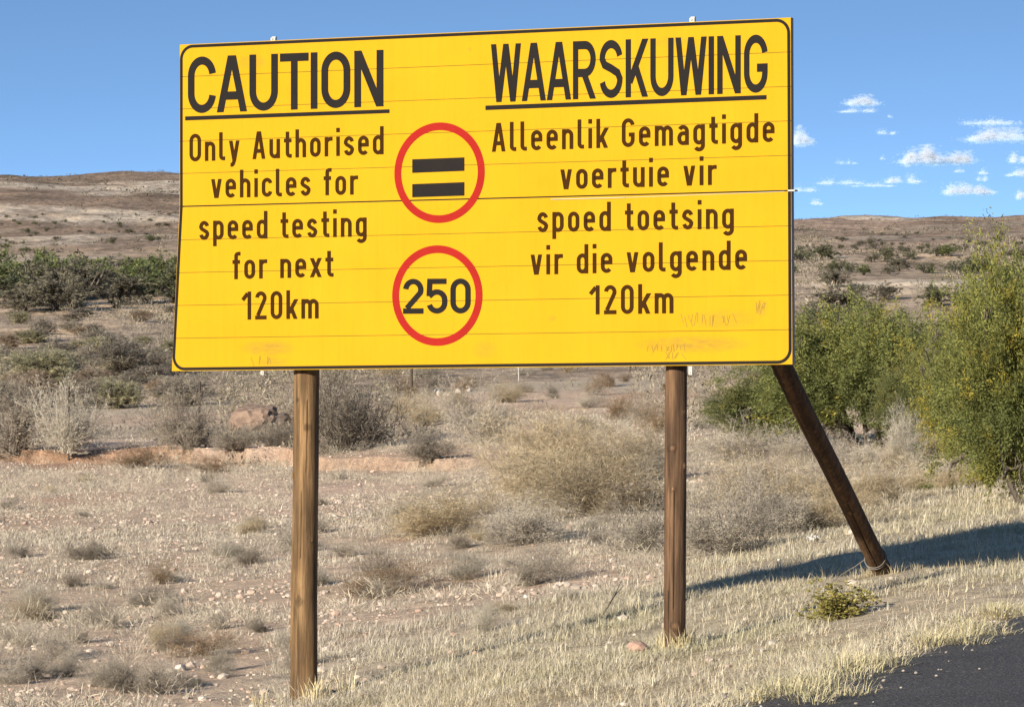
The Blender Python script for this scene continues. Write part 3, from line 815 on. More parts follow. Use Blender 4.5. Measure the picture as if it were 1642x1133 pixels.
# ------------------------------------------------------------------ plants
def skeleton(r, stems, height, spread, levels, r0, curl=.25, up=.35, kids=(2, 3), base=.05, seglen=None):
    """branching stems as segments (p0, p1, radius0, radius1) plus the tips"""
    segs = []; tips = []
    todo = []
    for k in range(stems):
        az = r.uniform(0, 2 * math.pi); inc = spread * math.sqrt(r.random())
        d = np.array([math.sin(inc) * math.cos(az), math.sin(inc) * math.sin(az), math.cos(inc)])
        p = np.array([math.cos(az), math.sin(az), 0]) * base * r.random()
        todo.append((p, d, height * r.uniform(.22, .60) * (1 + .35 * math.sin(az + stems)), r0 * r.uniform(.7, 1.1), levels))
    while todo:
        p, d, ln, ra, lv = todo.pop()
        n = 3; q = p
        for i in range(n):
            d = d + r.normal(0, curl, 3) * .6 + np.array([0, 0, up * .12]); d = d / np.linalg.norm(d)
            q2 = q + d * ln / n; q2[2] = max(q2[2], .01)
            segs.append((q, q2, ra * (1 - .25 * i / n), ra * (1 - .25 * (i + 1) / n))); q = q2
            if lv > 0 and i < n - 1 and r.random() < .55:
                dd = d + r.normal(0, .6, 3); dd /= np.linalg.norm(dd)
                todo.append((q, dd, ln * r.uniform(.45, .7), ra * .55, lv - 1))
        if lv > 0:
            for _ in range(r.integers(kids[0], kids[1] + 1)):
                dd = d + r.normal(0, .5, 3); dd /= np.linalg.norm(dd)
                todo.append((q, dd, ln * r.uniform(.5, .8), ra * .6, lv - 1))
        else: tips.append((q, d))
    return segs, tips
def twigs(mb, segs, c0, c1, r, rmin=.0012):
    P0 = np.array([s[0] for s in segs]); P1 = np.array([s[1] for s in segs])
    ra = np.maximum(np.array([s[2] for s in segs]), rmin); rb = np.maximum(np.array([s[3] for s in segs]), rmin * .7)
    T = P1 - P0; T /= np.maximum(np.linalg.norm(T, axis=1), 1e-9)[:, None]
    ref = np.where(np.abs(T[:, 2:3]) < .9, np.array([[0, 0, 1.]]), np.array([[1., 0, 0]]))
    A = np.cross(T, ref); A /= np.linalg.norm(A, axis=1)[:, None]; B = np.cross(T, A)
    n = len(segs); V = np.empty((n, 6, 3))
    for k in range(3):
        t = 2 * math.pi * k / 3; o = math.cos(t) * A + math.sin(t) * B
        V[:, k] = P0 + o * ra[:, None]; V[:, 3 + k] = P1 + o * rb[:, None]
    i = (np.arange(n) * 6)[:, None]
    F = np.concatenate([i + np.array([[k, (k + 1) % 3, 3 + (k + 1) % 3, 3 + k]]) for k in range(3)])
    t = r.random((n, 1)); col = np.array(c0) * (1 - t) + np.array(c1) * t
    mb.add(V.reshape(-1, 3), [F], np.repeat(col, 6, 0))
def leaves(mb, P, D, ln, wd, cols, r, droop=.2):
    """one pointed leaf (four-sided, folded) at each point P growing along D"""
    n = len(P)
    D = D + r.normal(0, .45, (n, 3)); D[:, 2] -= droop; D /= np.linalg.norm(D, axis=1)[:, None]
    S = np.cross(D, r.normal(0, 1, (n, 3))); S /= np.maximum(np.linalg.norm(S, axis=1), 1e-6)[:, None]
    N = np.cross(D, S)
    L_ = (ln * r.uniform(.6, 1.3, n))[:, None]; W_ = (wd * r.uniform(.6, 1.3, n))[:, None]
    V = np.stack([P, P + D * L_ * .5 + S * W_ * .5 + N * W_ * .2, P + D * L_, P + D * L_ * .5 - S * W_ * .5 + N * W_ * .2], 1)
    i = (np.arange(n) * 4)[:, None]
    F = np.concatenate([i + np.array([[0, 1, 2]]), i + np.array([[0, 2, 3]])])
    mb.add(V.reshape(-1, 3), [F], np.repeat(cols, 4, 0))
def pick(r, n, *cols):
    w = r.random((n, 1)); c = np.array(cols); k = r.integers(0, len(c), n); k2 = r.integers(0, len(c), n)
    return c[k] * w + c[k2] * (1 - w)

def twig_shrub(name, seed, stems, spread, levels, c0, c1, leafc=None, leafn=2, leaf=(.02, .006), r0=.008, up=.35, curl=.28, rmin=.0022, rough=.5):
    """unit-size wiry shrub, height about 1, radius about `spread`"""
    r = np.random.default_rng(seed); mb = MB()
    segs, tips = skeleton(r, stems, 1.0, spread, levels, r0, curl, up, base=.12)
    P = np.array([s[1] for s in segs]); hz = np.percentile(P[:, 2], 98); rx = np.percentile(np.hypot(P[:, 0], P[:, 1]), 96)
    sc = np.array([.5 / rx, .5 / rx, 1 / hz])
    segs = [(s[0] * sc, s[1] * sc, s[2], s[3]) for s in segs]; tips = [(t[0] * sc, t[1]) for t in tips]
    twigs(mb, segs, c0, c1, r, rmin)
    if leafc:
        tp = np.array([t[0] for t in tips]); td = np.array([t[1] for t in tips])
        tp = np.repeat(tp, leafn, 0) + r.normal(0, .018, (len(tips) * leafn, 3)); td = np.repeat(td, leafn, 0)
        tp[:, 2] = np.maximum(tp[:, 2], .01)
        leaves(mb, tp, td, leaf[0], leaf[1], pick(r, len(tp), *leafc), r, 0)
    return mb.mesh(name, M_TWIG, True)

def leafy_bush(seed, nclump, leafn, cols, leaf, yl=.15, fill=0.0):
    """a bush of many leaf clumps along spreading limbs; returns trunk mesh, crown mesh; height 1, diameter 1"""
    r = np.random.default_rng(seed); tr = MB(); cr = MB()
    segs, tips = skeleton(r, 7, 1.0, 1.15, 3, .022, .22, .3, base=.06)
    P = np.array([s[1] for s in segs]); hz = np.percentile(P[:, 2], 97); rx = np.percentile(np.hypot(P[:, 0], P[:, 1]), 93)
    sc = np.array([.47 / rx, .47 / rx, .93 / hz])
    segs = [(s[0] * sc, s[1] * sc, s[2], s[3]) for s in segs]
    segs = [s for s in segs if s[1][2] < .86 - .30 * (math.hypot(s[1][0], s[1][1]) / .5) ** 2 and math.hypot(s[1][0], s[1][1]) < .42]
    twigs(tr, segs, (.07, .055, .042), (.13, .11, .088), r, .002)
    T = np.array([t[0] * sc for t in tips]); M = np.array([(s[0] + s[1]) * .5 for s in segs])
    M = M[(M[:, 2] > .12) & (np.hypot(M[:, 0], M[:, 1]) > .06)]
    C = np.vstack([T, M[r.integers(0, len(M), max(nclump - len(T), 0))]]) if len(T) < nclump else T[r.permutation(len(T))[:nclump]]
    gp = fbm(C[:, 0] * 4.5 + seed, C[:, 2] * 4.5 + C[:, 1] * 4, 3); C = C[gp > -.13]
    nf = int(fill * len(C))                                     # sprays of the fine outer twigs, with gaps between
    if nf:
        q = r.normal(0, 1, (nf * 3, 3)); q /= np.linalg.norm(q, axis=1)[:, None]; q *= (r.random((nf * 3, 1)) ** .45)
        q = q * np.array([.47, .47, .43]) + np.array([0, 0, .50])
        kf = fbm(q[:, 0] * 5 + seed, q[:, 2] * 5 + q[:, 1] * 4, 3) > -.06
        C = np.vstack([C, q[kf][:nf]])
    rho = np.hypot(C[:, 0], C[:, 1]); av = np.arctan2(C[:, 1], C[:, 0])      # uneven outline: lobes, dips and a few long shoots
    lob = 1 + 1.1 * fbm(np.cos(av) * 2.2 + seed, np.sin(av) * 2.2 + C[:, 2] * 3.0, 3)
    shoot = r.random(len(C)) < .05
    C = C[(C[:, 2] < (1.0 - .30 * (rho / .5) ** 2) * np.clip(lob + .05 + .25 * shoot, .5, 1.12)) & (rho < .52 * np.clip(lob + .3 * shoot, .6, 1.25))]
    # each clump is a spray: twiglet with leaves either side
    n = len(C)
    out = C * np.array([1, 1, .6]); out /= np.maximum(np.linalg.norm(out, axis=1), .05)[:, None]
    D = out + r.normal(0, .55, (n, 3)); D[:, 2] -= .15; D /= np.linalg.norm(D, axis=1)[:, None]
    ln = .11 * r.uniform(.4, 1.7, n)
    tone = r.random(n)
    pat = np.clip(.5 + 1.6 * fbm(C[:, 0] * 3.2 + seed, C[:, 2] * 3.2, 2), 0, 1)      # branches of older and younger leaf
    tt = np.repeat(r.random((n, leafn)), 1).reshape(n, leafn)
    P = C[:, None, :] + D[:, None, :] * (ln[:, None] * tt)[..., None] + r.normal(0, .013, (n, leafn, 3))
    cA, cB, cC = [np.array(c) for c in cols]
    cc = cA * (1 - pat)[:, None] + cB * pat[:, None]
    yel = (r.random(n) < .05 + yl * (pat > .75))[:, None]
    cc = np.where(yel, cC, cc) * (0.7 + .6 * tone)[:, None]
    P = P.reshape(-1, 3); P[:, 2] = np.maximum(P[:, 2], .015)
    cols_ = np.repeat(cc, leafn, 0) * r.uniform(.75, 1.25, (n * leafn, 1))
    leaves(cr, P, np.repeat(D, leafn, 0), leaf[0], leaf[1], cols_, r, .15)
    return tr.mesh('trunk', M_TWIG, True), cr.mesh('crown', M_LEAF, True)

def stone_mesh(seed, col, n=2, squash=.65):
    import bmesh
    r = np.random.default_rng(seed); bm = bmesh.new(); bmesh.ops.create_icosphere(bm, subdivisions=n, radius=1)
    pl = [r.normal(0, 1, 3) for _ in range(9)]; pl = [p / np.linalg.norm(p) for p in pl]; of = r.uniform(.55, .9, 9)
    for v in bm.verts:
        q = np.array(v.co)
        for p, o in zip(pl, of):
            t = q @ p
            if t > o: q = q - p * (t - o)
        q = q * (1 + r.normal(0, .025) + (.16 * fbm(q[0] * 2.2 + seed, q[1] * 2.2 + q[2] * 2.6, 4) if n > 3 else 0)); v.co = (q[0], q[1], q[2] * squash)
    V = np.array([v.co for v in bm.verts]); F = np.array([[v.index for v in f.verts] for f in bm.faces]); bm.free()
    c = np.array(col) * r.uniform(.85, 1.15, (len(V), 1))
    return mesh_np('stone', V, [F], M_STONE, c)

G1, G2 = (.20, .17, .145), (.40, .35, .295)                    # grey twigs
GREY = [twig_shrub('shrub', 20 + k, 44, 1.25, 3, G1, G2, [(.38, .33, .26), (.27, .24, .19), (.43, .38, .29)], 6, (.045, .0045), .005, rmin=.0017) for k in range(4)]
DARK = [twig_shrub('shrub', 30 + k, 54, 1.3, 3, (.12, .095, .075), (.24, .20, .16), [(.20, .175, .14), (.26, .225, .175)], 5, (.045, .006), .006, rmin=.0017) for k in range(4)]
OLIVE = [twig_shrub('shrub', 40 + k, 26, 1.2, 3, (.14, .115, .08), (.25, .21, .15), [(.25, .225, .135), (.20, .185, .115), (.30, .265, .165)], 7, (.045, .011), .006, rmin=.0017) for k in range(2)]
GOLD = [twig_shrub('shrub', 50 + k, 56, 1.25, 3, (.25, .19, .12), (.42, .335, .22), [(.44, .35, .205), (.36, .285, .175), (.41, .34, .235), (.30, .25, .18)], 6, (.07, .0032), .0036, .6, .30, rmin=.0014) for k in range(4)]
PALE = [twig_shrub('shrub', 60 + k, 60, .9, 3, (.30, .27, .22), (.46, .41, .33), [(.40, .36, .29), (.33, .30, .24)], 3, (.06, .005), .005, .7, .18, rmin=.0017) for k in range(2)]
BROWN = [twig_shrub('shrub', 70 + k, 30, 1.35, 3, (.15, .10, .06), (.25, .17, .105), [(.26, .18, .105), (.21, .145, .085)], 5, (.05, .005), .005, rmin=.0017) for k in range(2)]
GREEN = [twig_shrub('shrub', 80, 40, 1.1, 2, (.12, .10, .05), (.20, .17, .08), [(.17, .165, .045), (.25, .215, .055), (.33, .27, .09)], 9, (.08, .034), .006)]
TREE = [leafy_bush(100 + k, 2600, 46, c, (.020, .0066), y_, .7) for k, (c, y_) in enumerate((
    (((0.130, 0.148, 0.051), (0.196, 0.207, 0.065), (0.283, 0.241, 0.055)), .12),
    (((0.138, 0.155, 0.049), (0.220, 0.221, 0.058), (0.321, 0.264, 0.050)), .16),
    (((0.122, 0.136, 0.054), (0.176, 0.183, 0.067), (0.244, 0.211, 0.060)), .08),
    (((0.155, 0.163, 0.049), (0.259, 0.243, 0.056), (0.386, 0.307, 0.050)), .45)))]
BUSH = [leafy_bush(120 + k, 420, 18, c, (.065, .022), .1, .5) for k, c in enumerate((
    ((.105, .135, .052), (.155, .180, .066), (.20, .20, .08)),
    ((.125, .135, .080), (.175, .175, .098), (.20, .19, .105)),
    ((.15, .138, .10), (.20, .178, .128), (.22, .195, .13))))]
DUSK = [leafy_bush(130 + k, 520, 30, c, (.045, .010), .3, 1.0) for k, c in enumerate((
    ((0.189, 0.158, 0.126), (0.288, 0.248, 0.194), (0.432, 0.369, 0.279)),
    ((0.234, 0.202, 0.162), (0.360, 0.315, 0.243), (0.540, 0.477, 0.351)),
    ((0.261, 0.243, 0.153), (0.396, 0.360, 0.234), (0.594, 0.540, 0.342)),
    ((0.288, 0.216, 0.153), (0.414, 0.324, 0.234), (0.540, 0.432, 0.306))))]
def tree(pair, name, px, py, w, h, label, cat, group=None, d=None, rot=None, lean=(0, 0)):
    p, dd = ground_hit(px, py) if d is None else (None, d)
    if p is None:
        p = at(px, py, d); p[2] = hz1(p[0], p[1])
    root_ = link(name, None, None, (p[0], p[1], p[2] - .03)); tag(root_, label, cat, group)
    W = w * dd / FPX; H = h * dd / FPX
    root_.scale = (W, W, H); root_.rotation_euler = (lean[0], lean[1], rng.uniform(0, 6.28) if rot is None else rot)
    link('trunk', pair[0], root_); link('crown', pair[1], root_)
    return root_
KINDS = {'grey': GREY, 'dark': DARK, 'olive': OLIVE, 'gold': GOLD, 'pale': PALE, 'brown': BROWN, 'green': GREEN}
made = []
def shrub(kind, px, py, w, h, label, cat='shrub', name='dry_shrub', group=None, d=None, depth_r=1.0, sink=.03):
    """px, py: foot in the photograph; w, h: its size there"""
    p, dd = ground_hit(px, py) if d is None else (None, d)
    if p is None:
        p = at(px, py, d); p[2] = hz1(p[0], p[1])
    if dd > 95 and kind in ('dark', 'olive', 'brown') and h > 30:
        return tree(DUSK[{'dark': int(rng.integers(0, 2)), 'olive': 2, 'brown': 3}[kind]], name, px, py, w, h, label, cat, group, d=dd)
    W = w * dd / FPX; H = h * dd / FPX
    me = KINDS[kind][rng.integers(0, len(KINDS[kind]))]
    o = link(name, me, None, (p[0], p[1], p[2] - sink * H))
    o.scale = (W, W * depth_r, H); o.rotation_euler = (rng.normal(0, .07), rng.normal(0, .07), rng.uniform(0, 6.28))
    made.append((p[0], p[1], W / 2))
    return tag(o, label, cat, group)

# --- the shrubs one can tell apart
S = shrub
S('gold', 975, 826, 300, 112, 'large golden dry bush between the two sign posts')
S('gold', 865, 800, 200, 88, 'golden brown bush left of the large golden bush')
S('gold', 900, 750, 210, 85, 'straw coloured bush behind the large golden bush')
S('gold', 990, 772, 190, 84, 'yellowest golden bush reaching up beside the right post')
S('gold', 700, 858, 250, 66, 'low wide straw brown bush right of the left post')
S('grey', 850, 872, 190, 66, 'grey tangled bush at the foot of the golden bushes')
S('grey', 1040, 885, 200, 92, 'pale grey wiry bush just left of the right post')
S('grey', 1165, 890, 230, 120, 'pale grey wiry bush just right of the right post')
S('grey', 1255, 858, 160, 100, 'grey wiry bush with straw in it, left of the brace')
S('gold', 1325, 850, 150, 80, 'straw coloured bush right behind the leaning brace')
S('gold', 1215, 808, 200, 76, 'straw bush behind the grey wiry bushes')
S('gold', 1405, 812, 150, 66, 'low straw bush right of the leaning brace')
S('grey', 855, 938, 125, 66, 'small grey bush in front of the golden bushes')
S('brown', 625, 950, 250, 42, 'flat dead brown mat of twigs right of the left post', sink=.1)
S('dark', 560, 722, 200, 128, 'tall dark grey bush right behind the left post')
S('grey', 770, 712, 150, 98, 'open grey bush under the middle of the sign')
S('dark', 690, 752, 105, 44, 'low dark bush with bare branches on red soil')
S('dark', 300, 722, 130, 84, 'dark bush on the lip of the red bank')
S('brown', 225, 750, 120, 34, 'rounded brown bush against the red bank')
S('brown', 340, 757, 95, 26, 'small brown bush in front of the red bank')
S('pale', 108, 738, 130, 98, 'silvery straw bush with pale upright stems by the red bank')
S('dark', 20, 738, 150, 110, 'dark grey bush at the left end of the red bank')
S('dark', 455, 716, 90, 40, 'dark bush at the foot of the red boulder')
S('dark', 375, 724, 90, 34, 'dark twiggy bush in front of the red boulder')
S('olive', 65, 622, 150, 66, 'olive grey rounded bush, the largest on the left slope')
S('dark', 185, 605, 130, 66, 'dark grey bush beside the largest olive bush')
S('olive', 195, 655, 80, 48, 'olive tipped bush above the dark bush of the left slope')
S('dark', 45, 668, 90, 46, 'dark low bush below the largest olive bush')
S('dark', 150, 655, 120, 46, 'dark spreading bush with an ochre ledge behind it')
S('grey', 520, 660, 90, 52, 'grey bush above the tall dark bush')
S('dark', 700, 628, 50, 26, 'dark bush next to white rocks by the wire fence')
S('grey', 1180, 742, 150, 62, 'grey brushy bush in front of the left green tree')
S('grey', 1290, 745, 120, 56, 'grey brown bush hidden partly by the brace')
S('pale', 1447, 742, 70, 84, 'whitish dead bush of bare stems below the green trees')
S('grey', 1375, 752, 130, 55, 'grey brown bush left of the whitish dead bush')
S('pale', 1520, 728, 80, 50, 'small whitish bush between the two green trees')
S('grey', 1630, 800, 110, 90, 'grey bush at the foot of the right green tree')
S('brown', 258, 936, 50, 34, 'small upright brown dead shrub on the gravel')
S('brown', 330, 1050, 150, 42, 'flat reddish brown dead bush left of the left post', sink=.08)
S('pale', 780, 1012, 60, 42, 'small pale prickly plant in the grass between the posts', 'plant', 'prickly_plant')
S('dark', 395, 905, 0.1 + 60, 26, 'small dark shrublet left of the left post')
S('grey', 1030, 772, 120, 60, 'grey bush seen past the left side of the right post')

# --- low karoo shrublets over the flats (nothing in the photograph tells these apart)
lowk = ['grey'] * 10 + ['gold', 'dark', 'dark', 'pale', 'pale']
def scatter(n, pxr, pyr, size, kinds, label, group, name='dry_shrublet', cat='shrub', ok=None, hw=(.45, .75)):
    k = 0; tries = 0
    while k < n and tries < n * 20:
        tries += 1
        px = rng.uniform(*pxr); py = rng.uniform(*pyr)
        p, dd = ground_hit(px, py)
        if ok is not None and not ok(px, py, p, dd): continue
        if road_s(p[0], p[1]) > -.6: continue
        W = size * rng.uniform(.55, 1.5); H = W * rng.uniform(*hw)
        kd = KINDS[kinds[rng.integers(0, len(kinds))]]
        o = link(name, kd[rng.integers(0, len(kd))], None, (p[0], p[1], p[2] - .04 * H))
        o.scale = (W, W, H); o.rotation_euler = (0, 0, rng.uniform(0, 6.28)); tag(o, label, cat, group); k += 1
scatter(60, (-60, 1000), (758, 1000), .36, lowk, 'low grey dry shrublet on the stony flat around the left post', 'dry shrublets on the stony flat', hw=(.28, .5), ok=lambda px, py, p, d: py < 985 - .06 * px + 60)
scatter(34, (-60, 480), (1000, 1120), .26, lowk, 'tiny grey shrublet among gravel at the bottom left', 'tiny shrublets at the bottom left')
for k in range(84):
    py = 492 + 165 * rng.random() ** .8; px = rng.uniform(-60, 300); sc_ = .55 + .75 * (py - 490) / 150
    w = rng.uniform(28, 66) * sc_; kd = int(rng.choice([0, 0, 1, 1, 2, 3]))
    tree(DUSK[kd], 'dry_shrub', px, py, w * 1.15, w * rng.uniform(.42, .62), ['dark dusky rounded bush on the slope left of the sign', 'grey rounded bush on the slope left of the sign', 'olive tipped rounded bush on the slope left of the sign', 'brownish rounded bush on the slope left of the sign'][kd], 'shrub',
         ['dark dusky bushes of the left slope', 'grey bushes of the left slope', 'olive bushes of the left slope', 'brownish bushes of the left slope'][kd])
scatter(44, (480, 1180), (592, 700), .75, ['grey', 'grey', 'brown', 'gold'], 'small faded bush on the pink ground seen under the sign', 'small bushes seen under the sign', hw=(.4, .6))
scatter(26, (1180, 1642), (690, 830), .5, ['gold', 'pale', 'grey', 'gold'], 'low straw coloured tuft bush in front of the green trees', 'straw tufts before the green trees', ok=lambda px, py, p, d: py < 800)

# --- green trees and bushes
tree(TREE[0], 'thorn_tree', 1385, 722, 330, 250, 'green thorn tree standing right behind the leaning brace', 'tree', d=62)
tree(TREE[2], 'thorn_tree', 1235, 712, 215, 140, 'lower green thorn tree reaching out under the board corner', 'tree', d=66)
tree(TREE[1], 'thorn_tree', 1648, 838, 300, 415, 'tall feathery green thorn tree at the right edge', 'tree', d=36)
tree(TREE[0], 'thorn_tree', 1618, 805, 240, 400, 'slimmer green thorn tree just behind the tall one at the right edge', 'tree', d=41)
tree(TREE[3], 'thorn_tree', 1555, 760, 190, 300, 'yellow green thorn tree left of the tall tree at the right edge', 'tree', d=48)
tree(TREE[2], 'thorn_tree', 1480, 712, 150, 165, 'shorter green thorn tree behind the whitish dead bush', 'tree', d=60)
tree(TREE[0], 'thorn_tree', 1335, 640, 220, 118, 'dull green thorn tree farther back, seen past the board edge', 'tree', d=95)
tree(TREE[2], 'thorn_tree', 1450, 620, 260, 112, 'olive thorn tree farther back between the nearer thorn trees', 'tree', d=100)
S('green', 1345, 992, 104, 48, 'low green yellow plant on the verge beside the brace foot', 'plant', 'green_plant')
# belt of bushes on the left
for k, (px, py, w, h, m) in enumerate(((20, 492, 120, 88, 1), (62, 470, 90, 76, 0), (118, 492, 110, 82, 2), (165, 474, 95, 66, 0), (208, 478, 95, 70, 0), (250, 470, 90, 66, 0),
                                     (290, 470, 100, 68, 0), (195, 455, 70, 46, 1), (95, 498, 80, 62, 2), (-30, 490, 110, 80, 0), (145, 462, 60, 44, 1), (40, 500, 70, 46, 2), (340, 474, 100, 70, 1), (5, 478, 100, 84, 0), (82, 482, 90, 74, 0), (232, 484, 90, 66, 0), (270, 486, 90, 70, 1), (185, 490, 80, 60, 2), (130, 480, 80, 78, 0), (45, 486, 80, 70, 1))):
    lab = ['dark green bush in the belt across the left slope', 'grey green bush in the belt across the left slope', 'grey leafless looking bush in the belt across the left slope'][m]
    tree(BUSH[m], 'green_bush', px, py, w * 1.3, h * 1.02, lab, 'bush', ['dark green bushes of the left belt', 'grey green bushes of the left belt', 'grey bushes of the left belt'][m])
# belt on the right, far off
for k in range(24):
    px = 1255 + 17.5 * k + rng.uniform(-8, 8); py = rng.choice([414, 420, 437, 442]) + rng.uniform(-4, 4)
    m = int(rng.choice([0, 1, 1, 2])); h = rng.uniform(14, 30); w = h * rng.uniform(1.5, 2.4)
    tree(BUSH[m], 'green_bush', px, py, w, h, 'far green bush in the belt on the plain right of the board', 'bush', 'far green bushes right of the board')
for k in range(16):
    px = rng.uniform(1280, 1560); py = rng.uniform(452, 560); h = rng.uniform(22, 44)
    tree(BUSH[int(rng.choice([1, 2, 1]))], 'green_bush', px, py, h * 1.9, h, 'dusky green bush on the plain above the thorn trees', 'bush', 'dusky bushes above the thorn trees')
# dots of bushes on the hills: the big ones each a plant of its own
for k in range(70):
    px = rng.uniform(1275, 1640); py = 366 + 40 * rng.uniform(0, 1) ** .7; h = rng.uniform(3, 9) * (1.2 if py > 385 else .7)
    tree(BUSH[int(rng.choice([1, 2, 2]))], 'hill_bush', px, py, h * 1.7, h, 'dark round bush dotted on the far pinkish hillside', 'bush', 'bushes dotted on the far right hillside')
for k in range(52):
    px = rng.uniform(-10, 285); py = rng.uniform(345, 405); h = rng.uniform(2.5, 9) * (1.1 if py > 370 else .7)
    tree(BUSH[int(rng.choice([1, 2, 2, 0]))], 'hill_bush', px, py, h * 1.8, h, 'dark bush dotted on the brown hillside left of the sign', 'bush', 'bushes dotted on the left hillside')

# --- masses nobody could count
def nobank(x, y, d):
    px = np.clip(CX + FPX * x / y, -500, 2200); t = d - bank_d(px)
    return np.where((t > -5.5) & (t < .8) & (bank_a(px) > .05), .12, 1.0)
def scrub_mass(name, label, seed, n, d0, d1, size_f, pal, q, lw, dens, mx):
    r = np.random.default_rng(seed)
    px = r.uniform(-280, 1900, n); d = np.exp(r.uniform(math.log(d0), math.log(d1), n)) if d0 > 70 else np.sqrt(r.uniform(d0 ** 2, d1 ** 2, n))
    a = np.arctan((px - CX) / FPX); x = d * np.sin(a); y = d * np.cos(a)
    keep = dens(x, y, d, r)
    x, y, d = x[keep], y[keep], d[keep]; n = len(x); z = height(x, y)
    mb = MB()
    size = size_f(d, r)
    ph = r.uniform(0, 2 * math.pi, (n, q)); rr = np.sqrt(r.random((n, q))) * .6; hh = r.random((n, q)) ** .8 * np.sqrt(np.maximum(1 - (rr / .62) ** 2, .05)) * .62
    P = np.stack([x[:, None] + np.cos(ph) * rr * size[:, None], y[:, None] + np.sin(ph) * rr * size[:, None], z[:, None] + hh * size[:, None]], -1)
    D = np.stack([np.cos(ph) * rr * 2, np.sin(ph) * rr * 2, np.ones_like(ph) * .8], -1)
    base = pick(r, n, *pal)
    f = sstep(500, 1200, d)[:, None]; base = base * (1 - f) + np.array([.115, .10, .072]) * f
    cols = np.repeat(base, q, 0) * r.uniform(.7, 1.25, (n * q, 1))
    s = np.repeat(size, q)
    leaves(mb, P.reshape(-1, 3), D.reshape(-1, 3), lw[0] * s, lw[1] * s, cols, r, 0)
    o = link(name, mb.mesh(name, M_GRASS, True)); tag(o, label, 'scrub', kind='stuff')
scrub_mass('far_scrub', 'grey brown scrub covering the far slopes', 77, 24000, 76, 2600, lambda d, r: np.clip(r.lognormal(-.95, .45, len(d)), .15, 1.1) * np.clip(d / 200, .6, 2.0),
           ((.30, .255, .195), (.21, .18, .135), (.22, .195, .13), (.26, .215, .16)), 30, (.24, .085), lambda x, y, d, r: fbm(x * 18 / d, y * 9 / d, 3) > -.12, 1)
scrub_mass('slope_scrub', 'dusky grey scrub crowding the slopes beyond the fence', 80, 15000, 78, 330, lambda d, r: np.clip(r.lognormal(-.75, .40, len(d)), .2, .95) * np.clip(d / 170, .7, 1.5),
           ((.23, .195, .155), (.17, .148, .118), (.11, .097, .078), (.18, .168, .11), (.32, .28, .215)), 44, (.26, .038),
           lambda x, y, d, r: (r.random(len(x)) < np.clip(.50 + 1.6 * fbm(x * 14 / d + 3, y * 6 / d, 3), .05, 1) * np.where(x < -.035 * d, .30, .34)) & (d - bank_d(CX + FPX * x / y) > 1.0), 1)
scrub_mass('hill_scrub', 'dark specks of scrub all over the far hills', 79, 42000, 480, 2900, lambda d, r: np.clip(r.lognormal(-.55, .5, len(d)), .3, 1.5) * np.clip(d / 1100, .6, 1.2),
           ((.13, .11, .08), (.10, .09, .06)), 9, (.34, .34), lambda x, y, d, r: r.random(len(x)) < np.clip(.45 + 1.8 * fbm(x * .012, y * .008, 4), .04, 1), 1)
scrub_mass('low_scrub', 'low grey dry scrub over the stony flat', 78, 8000, 20, 82, lambda d, r: np.clip(r.lognormal(-1.75, .42, len(d)), .06, .30),
           ((.44, .385, .30), (.36, .32, .255), (.50, .44, .335), (.40, .35, .26), (.29, .25, .20)), 64, (.36, .015),
           lambda x, y, d, r: r.random(len(x)) < (1 - sstep(-5.2, -3.4, road_s(x, y)) * (d < 60)) * np.clip(.55 + 1.7 * fbm(x * .4 + 4, y * .22, 3), .06, 1) * (road_s(x, y) < -.6) * nobank(x, y, d), 1)
def blades(mb, x, y, z, az, H, lean, W, col):
    n = len(x)
    dx, dy = np.cos(az), np.sin(az); sx, sy = -dy, dx
    def pt(t, side, k): 
        o = lean * H * t * t
        return np.stack([x + dx * o + side * sx * W * k, y + dy * o + side * sy * W * k, z + H * t * (1 - .27 * np.minimum(lean, 2.6) * t)], -1)
    V = np.stack([pt(0, -1, .5), pt(0, 1, .5), pt(.55, 1, .38), pt(.55, -1, .38), pt(1, 0, 0)], 1)
    i = (np.arange(n) * 5)[:, None]
    mb.add(V.reshape(-1, 3), [i + np.array([[0, 1, 2, 3]]), i + np.array([[3, 2, 4]])], np.repeat(col, 5, 0))
